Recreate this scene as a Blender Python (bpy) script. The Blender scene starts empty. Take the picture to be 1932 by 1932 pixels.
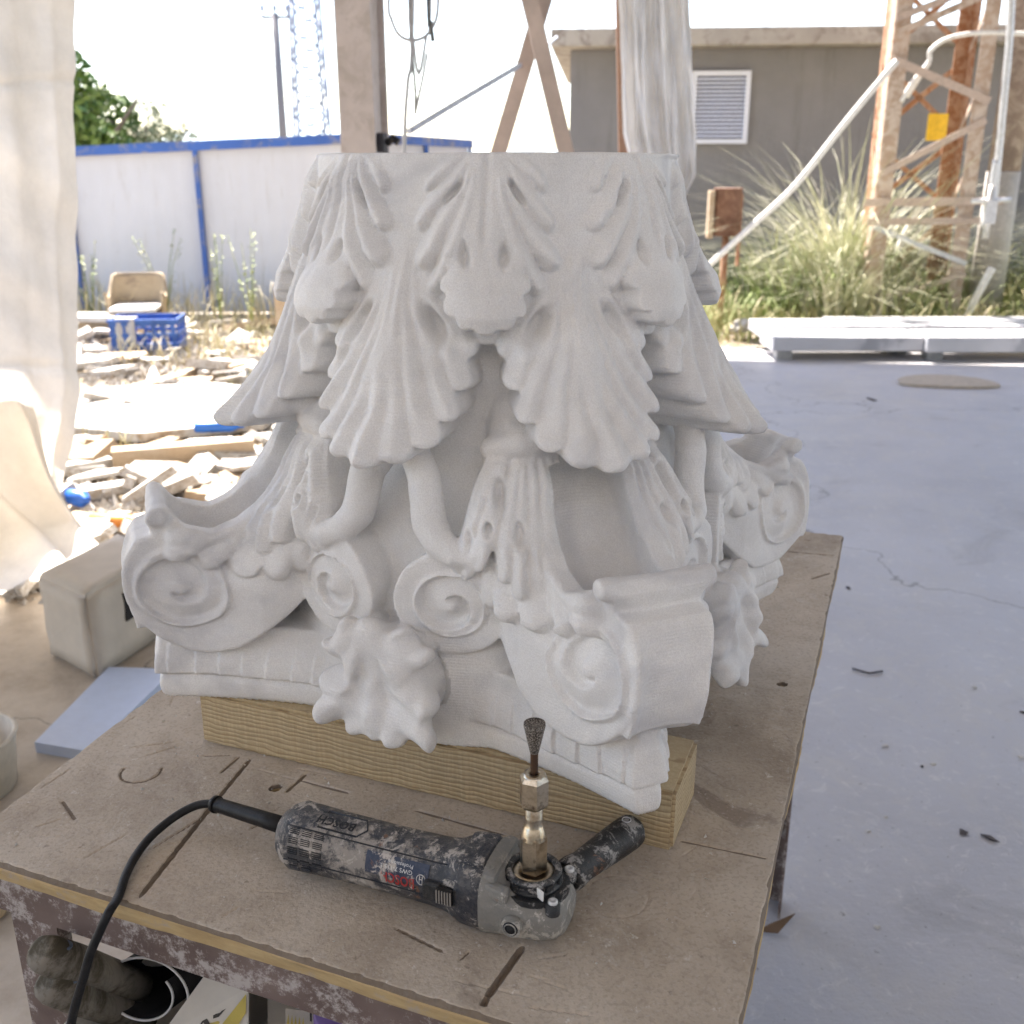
import bpy, bmesh, math, random
import numpy as np
from mathutils import Vector, Matrix
import openvdb
R = math.radians
scn = bpy.context.scene
# ------------------------------------------------------------------ camera, sky, sun, exposure
TABLE = 0.78                       # height of the worktable top
CAMZ = TABLE + 0.635
cam = bpy.data.cameras.new('camera'); camo = bpy.data.objects.new('camera', cam)
scn.collection.objects.link(camo)
cam.sensor_width = 36; cam.lens = 36.0; cam.clip_start = 0.02; cam.clip_end = 30000
camo.location = (0, 0, CAMZ)
PITCH = math.atan((966 - 310) / 1932.0)
camo.rotation_euler = (math.pi / 2 - PITCH, 0, 0)
cam.dof.use_dof = True; cam.dof.focus_distance = 0.98; cam.dof.aperture_fstop = 9.0
scn.camera = camo
SUN_EL, SUN_AZ = 58.0, 118.0       # azimuth counted from +x, anticlockwise: behind and to the left
w = bpy.data.worlds.new('World'); scn.world = w; w.use_nodes = True
nt = w.node_tree; bg = nt.nodes['Background']
sky = nt.nodes.new('ShaderNodeTexSky'); sky.sky_type = 'NISHITA'; sky.sun_disc = False
sky.sun_elevation = R(SUN_EL); sky.sun_rotation = R(90 - SUN_AZ); sky.air_density = 1.0; sky.dust_density = 1.0; sky.ozone_density = 2.0
nt.links.new(sky.outputs[0], bg.inputs[0]); bg.inputs[1].default_value = 0.10
sl = bpy.data.lights.new('sun', 'SUN'); sl.energy = 4.6; sl.angle = R(0.53); sl.color = (1, .95, .88)
so = bpy.data.objects.new('sun', sl); scn.collection.objects.link(so)
SUND = Vector((math.cos(R(SUN_EL)) * math.cos(R(SUN_AZ)), math.cos(R(SUN_EL)) * math.sin(R(SUN_AZ)), math.sin(R(SUN_EL))))
so.rotation_euler = SUND.to_track_quat('Z', 'Y').to_euler(); so.location = (0, 0, 12)
vs = scn.view_settings; vs.view_transform = 'Standard'; vs.look = 'None'; vs.gamma = 1; vs.use_curve_mapping = False
vs.exposure = 2.38
vs.use_white_balance = True; vs.white_balance_temperature = 6950; vs.white_balance_tint = 14
cy = scn.cycles
cy.max_bounces = 8; cy.diffuse_bounces = 5; cy.glossy_bounces = 3; cy.transmission_bounces = 4; cy.transparent_max_bounces = 8
cy.use_denoising = True; cy.sample_clamp_indirect = 6; cy.caustics_reflective = False; cy.caustics_refractive = False

# ------------------------------------------------------------------ pixels of the photograph (1932 wide) to places
def ray(x, y):
    dx = (x - 966) / 1932.0; dy = -(y - 966) / 1932.0
    c, s = math.cos(PITCH), math.sin(PITCH)
    return Vector((dx, c + dy * s, -s + dy * c))
def at_z(x, y, z):
    r = ray(x, y); return Vector((0, 0, CAMZ)) + r * ((z - CAMZ) / r.z)
def at_y(x, y, Y):
    r = ray(x, y); return Vector((0, 0, CAMZ)) + r * (Y / r.y)

# ------------------------------------------------------------------ scene helpers
COL = scn.collection
def link(o, parent=None):
    COL.objects.link(o)
    if parent is not None: o.parent = parent
    return o
def tag(o, label=None, cat=None, group=None, kind=None):
    if label: o['label'] = label
    if cat: o['category'] = cat
    if group: o['group'] = group
    if kind: o['kind'] = kind
    return o
def thing(name, label, cat, loc=(0, 0, 0), rz=0, group=None):
    o = bpy.data.objects.new(name, None); o.location = loc; o.rotation_euler = (0, 0, rz)
    o.empty_display_size = .05
    link(o); return tag(o, label, cat, group)
def mesh_obj(name, verts, faces, mat, parent=None, smooth=True, loc=None):
    me = bpy.data.meshes.new(name)
    me.from_pydata([tuple(v) for v in verts], [], faces); me.validate()
    if mat is not None: me.materials.append(mat)
    if smooth: me.shade_smooth()
    o = bpy.data.objects.new(name, me)
    if loc is not None: o.location = loc
    return link(o, parent)
class MB:
    "collects simple shapes into one mesh"
    def __init__(s): s.v = []; s.f = []; s.sm = []
    def add(s, vs, fs, smooth=False):
        n = len(s.v); s.v += [tuple(v) for v in vs]; s.f += [tuple(i + n for i in f) for f in fs]; s.sm += [smooth] * len(fs); return s
    def box(s, c, d, rot=None, bevel=0):
        c = Vector(c); hx, hy, hz = d[0] / 2, d[1] / 2, d[2] / 2
        m = rot if rot is not None else Matrix.Identity(3)
        if bevel <= 0:
            vs = [c + m @ Vector((x * hx, y * hy, z * hz)) for x in (-1, 1) for y in (-1, 1) for z in (-1, 1)]
            return s.add(vs, [(0, 1, 3, 2), (4, 6, 7, 5), (0, 4, 5, 1), (2, 3, 7, 6), (0, 2, 6, 4), (1, 5, 7, 3)])
        bm = bmesh.new(); bmesh.ops.create_cube(bm, size=1)
        for v in bm.verts: v.co = Vector((v.co.x * d[0], v.co.y * d[1], v.co.z * d[2]))
        bmesh.ops.bevel(bm, geom=bm.edges[:], offset=bevel, segments=2, affect='EDGES', profile=.6)
        vs = [c + m @ v.co for v in bm.verts]; fs = [tuple(v.index for v in f.verts) for f in bm.faces]; bm.free()
        return s.add(vs, fs)
    def tube(s, pts, rad, n=10, cap=True, smooth=True):
        pts = [Vector(p) for p in pts]; k = len(pts)
        rr = rad if hasattr(rad, '__len__') else [rad] * k
        vs = []; fs = []; prev = None
        for i, p in enumerate(pts):
            t = (pts[min(i + 1, k - 1)] - pts[max(i - 1, 0)]).normalized()
            if prev is None:
                a = Vector((0, 0, 1)) if abs(t.z) < .9 else Vector((1, 0, 0)); u = t.cross(a).normalized()
            else: u = (prev - t * prev.dot(t)).normalized()
            prev = u; v = t.cross(u)
            for j in range(n):
                a = 2 * math.pi * j / n; vs.append(p + (u * math.cos(a) + v * math.sin(a)) * rr[i])
        for i in range(k - 1):
            for j in range(n):
                a = i * n + j; b = i * n + (j + 1) % n; fs.append((a, b, b + n, a + n))
        s.add(vs, fs, smooth)
        if cap: s.f += [tuple(len(s.v) - k * n + j for j in range(n))[::-1], tuple(len(s.v) - n + j for j in range(n))]; s.sm += [False, False]
        return s
    def lathe(s, prof, n=24, M=None, smooth=True):
        "prof: list of (radius, height) ; M: 4x4 placing the axis"
        M = M or Matrix.Identity(4); vs = []; fs = []
        for r, h in prof:
            for j in range(n):
                a = 2 * math.pi * j / n; vs.append(M @ Vector((r * math.cos(a), r * math.sin(a), h)))
        for i in range(len(prof) - 1):
            for j in range(n):
                a = i * n + j; b = i * n + (j + 1) % n; fs.append((a, b, b + n, a + n))
        return s.add(vs, fs, smooth)
    def prism(s, poly, z0, z1, M=None, smooth=False):
        M = M or Matrix.Identity(4); n = len(poly)
        vs = [M @ Vector((x, y, z0)) for x, y in poly] + [M @ Vector((x, y, z1)) for x, y in poly]
        return s.add(vs, [tuple(range(n))[::-1], tuple(range(n, 2 * n))] + [(i, (i + 1) % n, (i + 1) % n + n, i + n) for i in range(n)], smooth)
    def build(s, name, mat, parent=None, loc=None, rot=None):
        me = bpy.data.meshes.new(name); me.from_pydata(s.v, [], s.f); me.validate()
        if mat is not None: me.materials.append(mat)
        if len(me.polygons) == len(s.sm): me.polygons.foreach_set('use_smooth', s.sm)
        o = bpy.data.objects.new(name, me)
        if loc is not None: o.location = loc
        if rot is not None: o.rotation_euler = rot
        return link(o, parent)
def clone(o, parent=None):
    c = o.copy(); link(c); c.parent = parent
    for ch in o.children: clone(ch, c)
    return c

# ------------------------------------------------------------------ material helper
class MT:
    def __init__(s, name, base=(.5, .5, .5), rough=.6, metal=0, spec=.5):
        s.m = bpy.data.materials.new(name); s.m.use_nodes = True; s.t = s.m.node_tree
        s.b = s.t.nodes['Principled BSDF']; s.b.inputs['Base Color'].default_value = (*base, 1)
        s.b.inputs['Roughness'].default_value = rough; s.b.inputs['Metallic'].default_value = metal
        s.b.inputs['Specular IOR Level'].default_value = spec
        s.co = s.t.nodes.new('ShaderNodeTexCoord').outputs['Object']; s.lastbump = None
    def n(s, typ, **kw):
        nd = s.t.nodes.new(typ)
        for k, v in kw.items():
            if hasattr(nd, k) and k not in nd.inputs: setattr(nd, k, v)
            else: nd.inputs[k].default_value = v
        return nd
    def lk(s, a, b): s.t.links.new(a, b)
    def scaled(s, sc, src=None):
        mp = s.n('ShaderNodeMapping'); mp.inputs['Scale'].default_value = sc; s.lk(src or s.co, mp.inputs[0]); return mp.outputs[0]
    def noise(s, scale, detail=4, rough=.55, vec=None, dist=0):
        nd = s.n('ShaderNodeTexNoise'); nd.inputs['Scale'].default_value = scale; nd.inputs['Detail'].default_value = detail
        nd.inputs['Roughness'].default_value = rough; nd.inputs['Distortion'].default_value = dist
        s.lk(vec or s.co, nd.inputs['Vector']); return nd.outputs[0]
    def ramp(s, src, stops, interp='LINEAR'):
        nd = s.n('ShaderNodeValToRGB'); cr = nd.color_ramp; cr.interpolation = interp
        while len(cr.elements) < len(stops): cr.elements.new(.5)
        for e, (p, c) in zip(cr.elements, stops):
            e.position = p; e.color = (*c, 1) if hasattr(c, '__len__') else (c, c, c, 1)
        s.lk(src, nd.inputs[0]); return nd.outputs[0]
    def mix(s, fac, a, b, mode='MIX'):
        nd = s.n('ShaderNodeMixRGB'); nd.blend_type = mode
        for i, v in ((0, fac), (1, a), (2, b)):
            if isinstance(v, bpy.types.NodeSocket): s.lk(v, nd.inputs[i])
            elif i == 0: nd.inputs[0].default_value = v
            else: nd.inputs[i].default_value = (*v, 1)
        return nd.outputs[0]
    def math(s, op, a, b=0.0):
        nd = s.n('ShaderNodeMath'); nd.operation = op
        for i, v in ((0, a), (1, b)):
            if isinstance(v, bpy.types.NodeSocket): s.lk(v, nd.inputs[i])
            else: nd.inputs[i].default_value = v
        return nd.outputs[0]
    def color(s, c): s.lk(c, s.b.inputs['Base Color']); return s
    def rough(s, c): s.lk(c, s.b.inputs['Roughness']); return s
    def bump(s, h, dist=.001, strength=1.0):
        nd = s.n('ShaderNodeBump'); nd.inputs['Distance'].default_value = dist; nd.inputs['Strength'].default_value = strength
        s.lk(h, nd.inputs['Height'])
        if s.lastbump is not None: s.lk(s.lastbump, nd.inputs['Normal'])
        s.lastbump = nd.outputs[0]; s.lk(nd.outputs[0], s.b.inputs['Normal']); return s

# ================================================================== THE CAPITAL (carved upside down on its abacus)
CAPZ = TABLE + 0.067
CAPX, CAPY = -0.018, 1.18
mm = MT('marble', (.74, .72, .69), .62, spec=.35)
n1 = mm.noise(9, 5, .6, dist=.6); n2 = mm.noise(760, 2, .6); n3 = mm.noise(2.6, 4, .6, dist=1.2)
c = mm.ramp(n1, [(.3, (.72, .705, .685)), (.62, (.84, .83, .815))])
c = mm.mix(mm.ramp(n3, [(.50, 0.0), (.585, .55), (.64, 0.0)]), c, (.50, .50, .525))
c = mm.mix(mm.ramp(mm.noise(4.5, 6, .65, dist=.4), [(.50, 0.), (.64, .35)]), c, (.60, .60, .62)); c = mm.mix(mm.ramp(n2, [(.40, .30), (.55, 0.0)]), c, (.56, .54, .53))
c = mm.mix(mm.ramp(n2, [(.60, 0.0), (.75, .5)]), c, (.90, .89, .87)); mm.color(c)
mm.b.inputs['Subsurface Weight'].default_value = 0.10; mm.b.inputs['Subsurface Scale'].default_value = .006; mm.b.inputs['Subsurface Radius'].default_value = (1, .8, .6)
# milling lines left by the cutter: fine level ridges, stronger in some patches
sep = mm.n('ShaderNodeSeparateXYZ'); mm.lk(mm.co, sep.inputs[0])
zz = mm.math('ADD', mm.math('MULTIPLY', sep.outputs[2], 2 * math.pi / .0031), mm.math('MULTIPLY', mm.noise(30, 2), 2.0))
mill = mm.math('MULTIPLY', mm.math('SINE', zz), mm.ramp(mm.noise(7, 3), [(.42, 0.05), (.62, 1.0)]))
mm.bump(mill, .00010); mm.bump(n2, .0005); mm.bump(mm.noise(170, 4, .7), .0005); mm.bump(mm.noise(60, 3), .0012)
MARBLE = mm.m

def carve_capital():
    VOX = 0.0023
    # ---------- 2-D helpers
    def seg_d(X, Y, a, b):
        ax, ay = a; bx, by = b; vx, vy = bx - ax, by - ay; L2 = vx * vx + vy * vy + 1e-12
        t = np.clip(((X - ax) * vx + (Y - ay) * vy) / L2, 0, 1)
        return np.hypot(X - ax - t * vx, Y - ay - t * vy), t
    def curve(p, n=10):
        "smooth curve through 3 points (quadratic through the middle) or a polyline of more"
        p = [np.array(q, float) for q in p]
        if len(p) == 2: return [p[0] + (p[1] - p[0]) * i / 4 for i in range(5)]
        if len(p) == 3:
            c_ = 2 * p[1] - .5 * (p[0] + p[2])
            return [(1 - t) ** 2 * p[0] + 2 * t * (1 - t) * c_ + t * t * p[2] for t in np.linspace(0, 1, n)]
        return p
    def finger(X, Y, pts, r0, r1, rm=None):
        "distance to a curved tapering finger: returns normalised distance (0 on the spine, 1 on the edge) and true signed distance"
        c_ = curve(pts); n = len(c_) - 1; best = np.full(X.shape, 9., np.float32); bn = np.full(X.shape, 9., np.float32)
        for i in range(n):
            d, t = seg_d(X, Y, c_[i], c_[i + 1]); s_ = (i + t) / n
            rad = r0 + (r1 - r0) * s_ if rm is None else np.where(s_ < .6, r0 + (rm - r0) * s_ / .6, rm + (r1 - rm) * (np.clip(s_ - .6, 0, 1) / .4) ** 1.5)
            q = d - rad; m_ = q < best; best = np.where(m_, q, best); bn = np.where(m_, d / np.maximum(rad, 1e-4), bn)
        return bn, best
    def poly_sd(X, Y, P):
        P = [np.array(p, float) for p in P]; d = np.full(X.shape, 9.); ins = np.zeros(X.shape, bool)
        for i in range(len(P)):
            a, b = P[i], P[(i + 1) % len(P)]; dd, _ = seg_d(X, Y, a, b); d = np.minimum(d, dd)
            cnd = ((a[1] > Y) != (b[1] > Y)) & (X < (b[0] - a[0]) * (Y - a[1]) / (b[1] - a[1] + 1e-12) + a[0]); ins ^= cnd
        return np.where(ins, -d, d)
    def ss(e0, e1, x):
        t = np.clip((x - e0) / (e1 - e0), 0, 1); return t * t * (3 - 2 * t)
    def smin(a, b, k):
        h = np.clip(.5 + .5 * (b - a) / k, 0, 1); return b + (a - b) * h - k * h * (1 - h)
    def smax(a, b, k): return -smin(-a, -b, k)
    def table(f, x0, x1, y0, y1, st):
        xs = np.arange(x0, x1 + st, st); ys = np.arange(y0, y1 + st, st); X, Y = np.meshgrid(xs, ys, indexing='ij')
        T = f(X, Y).astype(np.float32)
        def look(x, y):
            fx = np.clip((x - x0) / st, 0, len(xs) - 1.001); fy = np.clip((y - y0) / st, 0, len(ys) - 1.001)
            ix = fx.astype(np.int32); iy = fy.astype(np.int32); fx = fx - ix; fy = fy - iy
            return (T[ix, iy] * (1 - fx) + T[ix + 1, iy] * fx) * (1 - fy) + (T[ix, iy + 1] * (1 - fx) + T[ix + 1, iy + 1] * fx) * fy
        return look
    # ---------- bell
    bz = [0, .085, .11, .15, .20, .25, .30, .35, .45, .578]; br = [.262, .262, .256, .243, .226, .211, .199, .191, .184, .181]
    bell_r = lambda z: np.interp(z, bz, br)
    # ---------- tall leaves: relief on the cylinder, S = arc from the leaf axis (m at r=.235), z
    K = .235
    tall_axis = lambda z: np.interp(z, [.295, .303, .313, .339, .366, .395, .42, .45, .50, .578], [.293, .302, .298, .277, .258, .244, .233, .222, .207, .189])
    tallf = [([(0, .55), (0, .42), (0.000, .3125)], .008, .0155, .016), ([(.003, .54), (.007, .42), (.024, .3165)], .008, .0130, .0150),
             ([(.005, .54), (.015, .42), (.045, .329)], .008, .0125, .0145), ([(.007, .53), (.026, .43), (.061, .350)], .008, .0115, .0135),
             ([(.010, .53), (.037, .445), (.071, .376)], .008, .0105, .0125), ([(.016, .53), (.050, .46), (.074, .4035)], .008, .010, .012),
             ([(.030, .50), (.06, .46), (.092, .416)], .010, .012, .012)]
    def tall(S, z):
        S = np.abs(S); d = np.full(S.shape, 9.); q = np.full(S.shape, 9.)
        for p, a, b, m_ in tallf:
            bn, sd = finger(S, z, p, a, b, m_); d = smin(d, sd, .007); bn, sd = finger(S, z, p, .0045, .0125, .0100); q = np.minimum(q, bn)
        mask = ss(.0016, -.0022, d); mask = np.maximum(mask, ss(.455, .49, z))
        hole = np.hypot((S - .0425 + (z - .424) * .45) / .0098, (z - .424) / .0185)
        eye = ss(1.2, .35, hole) * .0145 - .003 * np.exp(-((hole - 1.45) / .3) ** 2)
        ribs = (1 - np.clip(q, 0, 1.15) ** 1.5) * (.0108 + .0022 * np.cos(S * 190 + z * 22)) * (.30 + .70 * ss(.47, .37, z)) * ss(.500, .462, z)
        # raised double midrib
        mr = .0030 * np.exp(-((S - (.0045 + .02 * np.clip(.42 - z, 0, 1))) / .0035) ** 2) * ss(.33, .37, z) * ss(.50, .47, z)
        fall = (.44 * S ** 1.25 + .004 * ss(.0, .02, S) * ss(.35, .39, z)) * ss(.56, .38, z) + .0 * z
        lip = .006 * ss(.35, .31, z) * ss(.03, 0, S)
        r = tall_axis(z) - fall + ribs + mr - eye + lip
        g = bell_r(z)
        return g + np.maximum(r - g, .004) * mask - .002 * (1 - mask)
    # ---------- small leaves
    small_axis = lambda z: np.interp(z, [.398, .411, .421, .435, .455, .475, .50, .54, .578], [.214, .231, .2415, .2455, .241, .230, .2185, .206, .193])
    smallf = [([(0, .575), (0, .50), (0, .429)], .010, .0125, .013), ([(.003, .575), (.006, .50), (.016, .433)], .006, .0115, .013),
              ([(.006, .575), (.010, .50), (.0285, .444)], .005, .0105, .012), ([(.007, .575), (.013, .505), (.0345, .463)], .005, .0095, .011), ([(.008, .575), (.014, .515), (.0325, .483)], .005, .0080, .010)]
    sidef = [([(.012, .578), (.022, .52), (.0515, .461)], .004, .0100, .012), ([(.014, .578), (.030, .535), (.066, .485)], .004, .0105, .012),
             ([(.018, .578), (.036, .552), (.067, .518)], .004, .0095, .012), ([(.022, .578), (.042, .570), (.062, .550)], .004, .0085, .010)]
    def small(S, z):
        S = np.abs(S); d = np.full(S.shape, 9.); q = d.copy(); d2 = d.copy(); q2 = d.copy()
        for p, a, b, m_ in smallf:
            bn, sd = finger(S, z, p, a, b, m_); d = smin(d, sd, .003); q = np.minimum(q, bn)
        for p, a, b, m_ in sidef:
            bn, sd = finger(S, z, p, a * 2.0, b * 1.25, m_ * 1.3); d2 = smin(d2, sd, .005); bn, sd = finger(S, z, p, a, b, m_); q2 = np.minimum(q2, bn)
        m1 = ss(.0012, -.0022, d); m2 = ss(.0014, -.0022, d2)
        eye = ss(1.15, .3, np.hypot((S - .0195 - (z - .492) * .25) / .0068, (z - .490) / .0140)) * .011
        eye2 = ss(1.15, .3, np.hypot((S - .033 - (z - .543) * -.75) / .0062, (z - .543) / .0135)) * .010
        fade = ss(.578, .55, z) * .6 + .4
        bulge = .006 * ss(.48, .45, z) * (1 - (S / .05) ** 2)
        r1 = small_axis(z) - .30 * S ** 1.3 + (1 - np.clip(q, 0, 1.2) ** 1.8) * .0050 * fade * (1 - .80 * ss(.480, .455, z)) + bulge - .005 * ss(.0065, 0, S) * ss(.48, .51, z) - eye
        r2 = small_axis(np.maximum(z, .492)) - .0035 - .08 * S + (1 - np.clip(q2, 0, 1.2) ** 1.6) * .0115 * fade - eye2
        g = bell_r(z)
        r = np.maximum(g + (r2 - g) * m2, g + (r1 - g) * m1 * ss(.407, .414, z))
        return r
    def collar(A, z):      # A = folded angle 0..22.5 degrees from the tall leaf axis
        a = np.radians(A) * K; b = np.radians(22.5 - A) * K
        return np.maximum(tall(a, z), small(b, z))
    CT = table(lambda A, z: collar(A, z), 0, 22.6, .29, .585, .0) if False else None
    xs = np.arange(0, 22.7, .1); zs = np.arange(.28, .5905, .001); X, Z = np.meshgrid(xs, zs, indexing='ij')
    T = collar(X, Z)
    gx = np.gradient(T, .1 * math.pi / 180 * K, axis=0); gz = np.gradient(T, .001, axis=1)
    NRM = 1 / np.sqrt(1 + np.clip(gx, -2.5, 2.5) ** 2 + np.clip(gz, -2.5, 2.5) ** 2)
    def mk(Tb):
        Tb = Tb.astype(np.float32)
        def look(x, y):
            fx = np.clip(x / .1, 0, len(xs) - 1.001); fy = np.clip((y - .28) / .001, 0, len(zs) - 1.001)
            ix = fx.astype(np.int32); iy = fy.astype(np.int32); fx = fx - ix; fy = fy - iy
            return (Tb[ix, iy] * (1 - fx) + Tb[ix + 1, iy] * fx) * (1 - fy) + (Tb[ix, iy + 1] * (1 - fx) + Tb[ix + 1, iy + 1] * fx) * fy
        return look
    CL, CN = mk(T), mk(NRM)
    def f_collar(x, y, z):
        r = np.hypot(x, y); A = np.degrees(np.arctan2(y, x)); A = np.where(A > 22.5, 45 - A, A)
        d = (r - CL(A, z)) * CN(A, z)
        # level underside of the leaves, a little rounded
        return smax(d, .2985 - z, .006)
    # ---------- corner volutes: outline in the (u, z) plane of the diagonal
    ridge = [(.19, .335), (.222, .300), (.250, .264), (.280, .236), (.310, .214), (.338, .2035), (.362, .211), (.380, .229), (.393, .232), (.400, .222), (.397, .205)]
    VC = (.352, .1475); VR = .0812; EC = (.375, .1430)
    lower = [(.347, .0663), (.322, .072), (.288, .098), (.255, .128), (.222, .155), (.19, .185)]
    arc = [(VC[0] + VR * math.cos(a), VC[1] + VR * math.sin(a)) for a in np.radians(np.arange(40, -95, -9))]
    outline = ridge + arc + lower
    VT = table(lambda u, z: poly_sd(u, z, outline), .12, .50, .02, .36, .001)
    floor_ = lambda u: np.interp(u, [.17, .19, .205, .222, .25, .28, .31, .338, .362, .378, .388, .40], [.34, .29, .250, .225, .193, .174, .164, .166, .187, .218, .232, .23])
    def spiral(rho, ph, R0, turns, sgn=1.0, depth=.0045):
        "one-step spiral: the surface steps up crossing the line rho = R0*(1 - k*phase)"
        v = 1 - np.clip(rho / R0, 0, 1)
        s_ = v * turns - sgn * ph / (2 * math.pi)
        fr = s_ - np.floor(s_)
        step = np.where(fr < .2, ss(0, .2, fr), 1 - ss(.2, 1.0, fr) * .85)
        return step * depth * ss(.03, .12, v) 
    sheath = [  # scalloped leaf lying on the side of the volute: fingers in (u, z)
        ([(.205, .322), (.240, .27), (.300, .214)], .012, .010, .014), ([(.25, .258), (.31, .208), (.368, .200)], .010, .012, .012),
        ([(.205, .305), (.222, .25), (.225, .190)], .012, .013, .016), ([(.21, .300), (.245, .23), (.252, .176)], .010, .0125, .016),
        ([(.225, .285), (.265, .215), (.281, .170)], .010, .012, .015), ([(.24, .26), (.290, .205), (.312, .170)], .009, .011, .014),
        ([(.26, .24), (.315, .20), (.343, .176)], .008, .010, .012), ([(.30, .215), (.345, .198), (.374, .184)], .007, .009, .010)]
    def side(u, z):
        "extra thickness on the side of the volute slab"
        rho = np.hypot(u - EC[0], z - EC[1]); ph = np.arctan2(z - EC[1], u - EC[0])
        sp = .0065 * ss(.0480, .0445, rho) - spiral(rho, ph, .045, 1.25, 1.0, .0115) * ss(.004, .012, rho)
        sp = sp + .0015 * ss(.0475, .07, rho)
        d = np.full(u.shape, 9.); q = d.copy()
        for p, a, b, m_ in sheath:
            bn, sd = finger(u, z, p, a * 1.15, b * 1.15, m_ * 1.2); d = smin(d, sd, .006); q = np.minimum(q, bn)
        m_ = ss(.0026, -.0022, d)
        eye = ss(1.1, .3, np.hypot((u - .232) / .0075, (z - .262) / .020)) * .012 + ss(1.1, .3, np.hypot((u - .262) / .006, (z - .222) / .014)) * .010
        leaf = .0105 + (1 - np.clip(q, 0, 1.15) ** 1.8) * .0085 - eye
        return sp + m_ * np.maximum(leaf - sp * .5, 0)
    SD = table(side, .12, .50, .02, .36, .001)
    def f_volute(x, y, z):
        u = (x + y) * .70710678; wv = (x - y) * .70710678
        wa = np.abs(wv)
        h0 = np.interp(u, [.18, .30, .38, .44], [.042, .045, .044, .036]); h1 = np.interp(u, [.18, .256, .298, .329, .361, .390, .415, .44], [.090, .092, .084, .069, .054, .044, .0395, .036])
        zr = np.interp(u, [.19, .222, .25, .28, .31, .338, .37], [.335, .300, .264, .236, .214, .2035, .205]); hw = h0 + (h1 - h0) * ss(0, .062, zr - .008 - z)
        uc = u + .0065 * np.clip(1 - (wa / (hw - .004)) ** 4, 0, 1) * ss(.40, .425, u) * ss(.20, .18, z)
        o2 = VT(uc, z)
        # strip under the drum runs straight down to a level cut
        strip = smax(np.maximum(uc - np.interp(z, [.09, .12, .145, .17, .20], [.424, .429, .4325, .428, .412]), .096 - z), np.maximum(z - .20, .3 - u), .01)
        strip = np.maximum(strip, wa - (hw - .002))
        d = smax(o2, wa - hw - SD(u, z), .005)
        d = np.minimum(d, strip)
        # lip bar runs a little wider
        lipd = np.hypot(u - .386 - .003 * (wa / .05) ** 2, z - .2195 - .005 * (wa / .05) ** 2) - .0105
        d = smin(d, smax(lipd, wa - .056, .006), .007)
        # trough
        tr = floor_(u) + (1 - np.sqrt(np.clip(1 - (wa / (h0 - .003)) ** 2, 0, 1))) * .06 - z
        trd = np.maximum(tr * .8, np.maximum(wa - h0 + .003, u - .378))
        return smax(d, -trd, .006)
    # ---------- abacus
    face0 = lambda yy: .236 + .052 * (yy / .262) ** 2
    def f_abacus(x, y, z):
        off = np.interp(z, [0, .004, .012, .022, .0285, .031, .045, .065, .080, .089], [-.004, .0, .002, .0025, -.001, .0065, .005, -.001, -.003, -.004])
        tile = (y / .0265) % 1.0
        tl = .0042 * tile * ss(.030, .033, z) * ss(.075, .055, z) * ss(.06, .09, y)
        d1 = (x - face0(y) - off - tl - .0) * .95
        d2 = (x + y) * .70710678 - (.4045 + off * 1.2)
        d = smax(smax(d1, d2, .004), z - .089, .004)
        return np.maximum(d, -z)
    def f_bell(x, y, z): return (np.hypot(x, y) - bell_r(z)) * .97
    # ---------- 3-D strokes
    def stroke(x, y, z, pts, radii, flat=None):
        P = [np.array(p, float) for p in pts]; n = len(P) - 1; best = np.full(x.shape, 9., np.float32)
        for i in range(n):
            a, b = P[i], P[i + 1]; v = b - a; L2 = v @ v + 1e-12
            t = np.clip(((x - a[0]) * v[0] + (y - a[1]) * v[1] + (z - a[2]) * v[2]) / L2, 0, 1)
            d = np.sqrt((x - a[0] - t * v[0]) ** 2 + (y - a[1] - t * v[1]) ** 2 + (z - a[2] - t * v[2]) ** 2) - (radii[i] + (radii[i + 1] - radii[i]) * t)
            best = np.minimum(best, d)
        return best
    # inner helices: disc facing out of each side, centre (y .066, z .160)
    HC = (.066, .160); HR = .0555
    hface = lambda yy: .272 - .22 * np.clip(yy, -.02, .16)
    def hmap(yy, z):
        rho = np.hypot((yy - HC[0]), z - HC[1]); ph = np.arctan2(z - HC[1], -(yy - HC[0]))
        return .006 * ss(HR * .66, HR * .60, rho) - spiral(rho, ph, HR * .63, 1.2, -1.0, .0115) * ss(.003, .010, rho) + .001
    HT = table(hmap, -.01, .16, .08, .25, .0008)
    def f_helix(x, y, z):
        rho = np.hypot(y - HC[0], z - HC[1])
        disc = smax(rho - HR, x - hface(y) - HT(y, z), .003)
        disc = np.maximum(disc, .15 - x)
        st = stroke(x, y, z, [(.218, .002, .312), (.236, .020, .297), (.242, .032, .280), (.244, .0365, .255), (.248, .040, .236), (.254, .051, .222), (.258, .070, .214), (.258, .085, .212)], [.012, .0155, .0165, .0165, .0165, .015, .012, .008])
        return smin(disc, st, .004)
    ca = R(22.5)
    def cyl(r, a, z): return (r * math.cos(R(a)), r * math.sin(R(a)), z)
    # sheath leaf springing from each caulicolus: relief on the cylinder, X = degrees * .0047
    KS = .0047
    shf = [([(.120, .312), (.098, .262), (.074, .203)], .012, .0085, .013), ([(.122, .312), (.106, .255), (.084, .199)], .012, .0080, .012), ([(.124, .312), (.110, .255), (.095, .208)], .012, .0075, .011), ([(.126, .310), (.112, .262), (.101, .228)], .011, .007, .010),
           ([(.140, .312), (.126, .250), (.120, .204)], .013, .0085, .012), ([(.145, .312), (.137, .245), (.136, .190)], .013, .0085, .013), ([(.152, .312), (.150, .240), (.153, .172)], .013, .0085, .013),
           ([(.160, .312), (.163, .240), (.170, .155)], .013, .0090, .013), ([(.168, .312), (.176, .240), (.186, .145)], .013, .0090, .013)]
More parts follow.
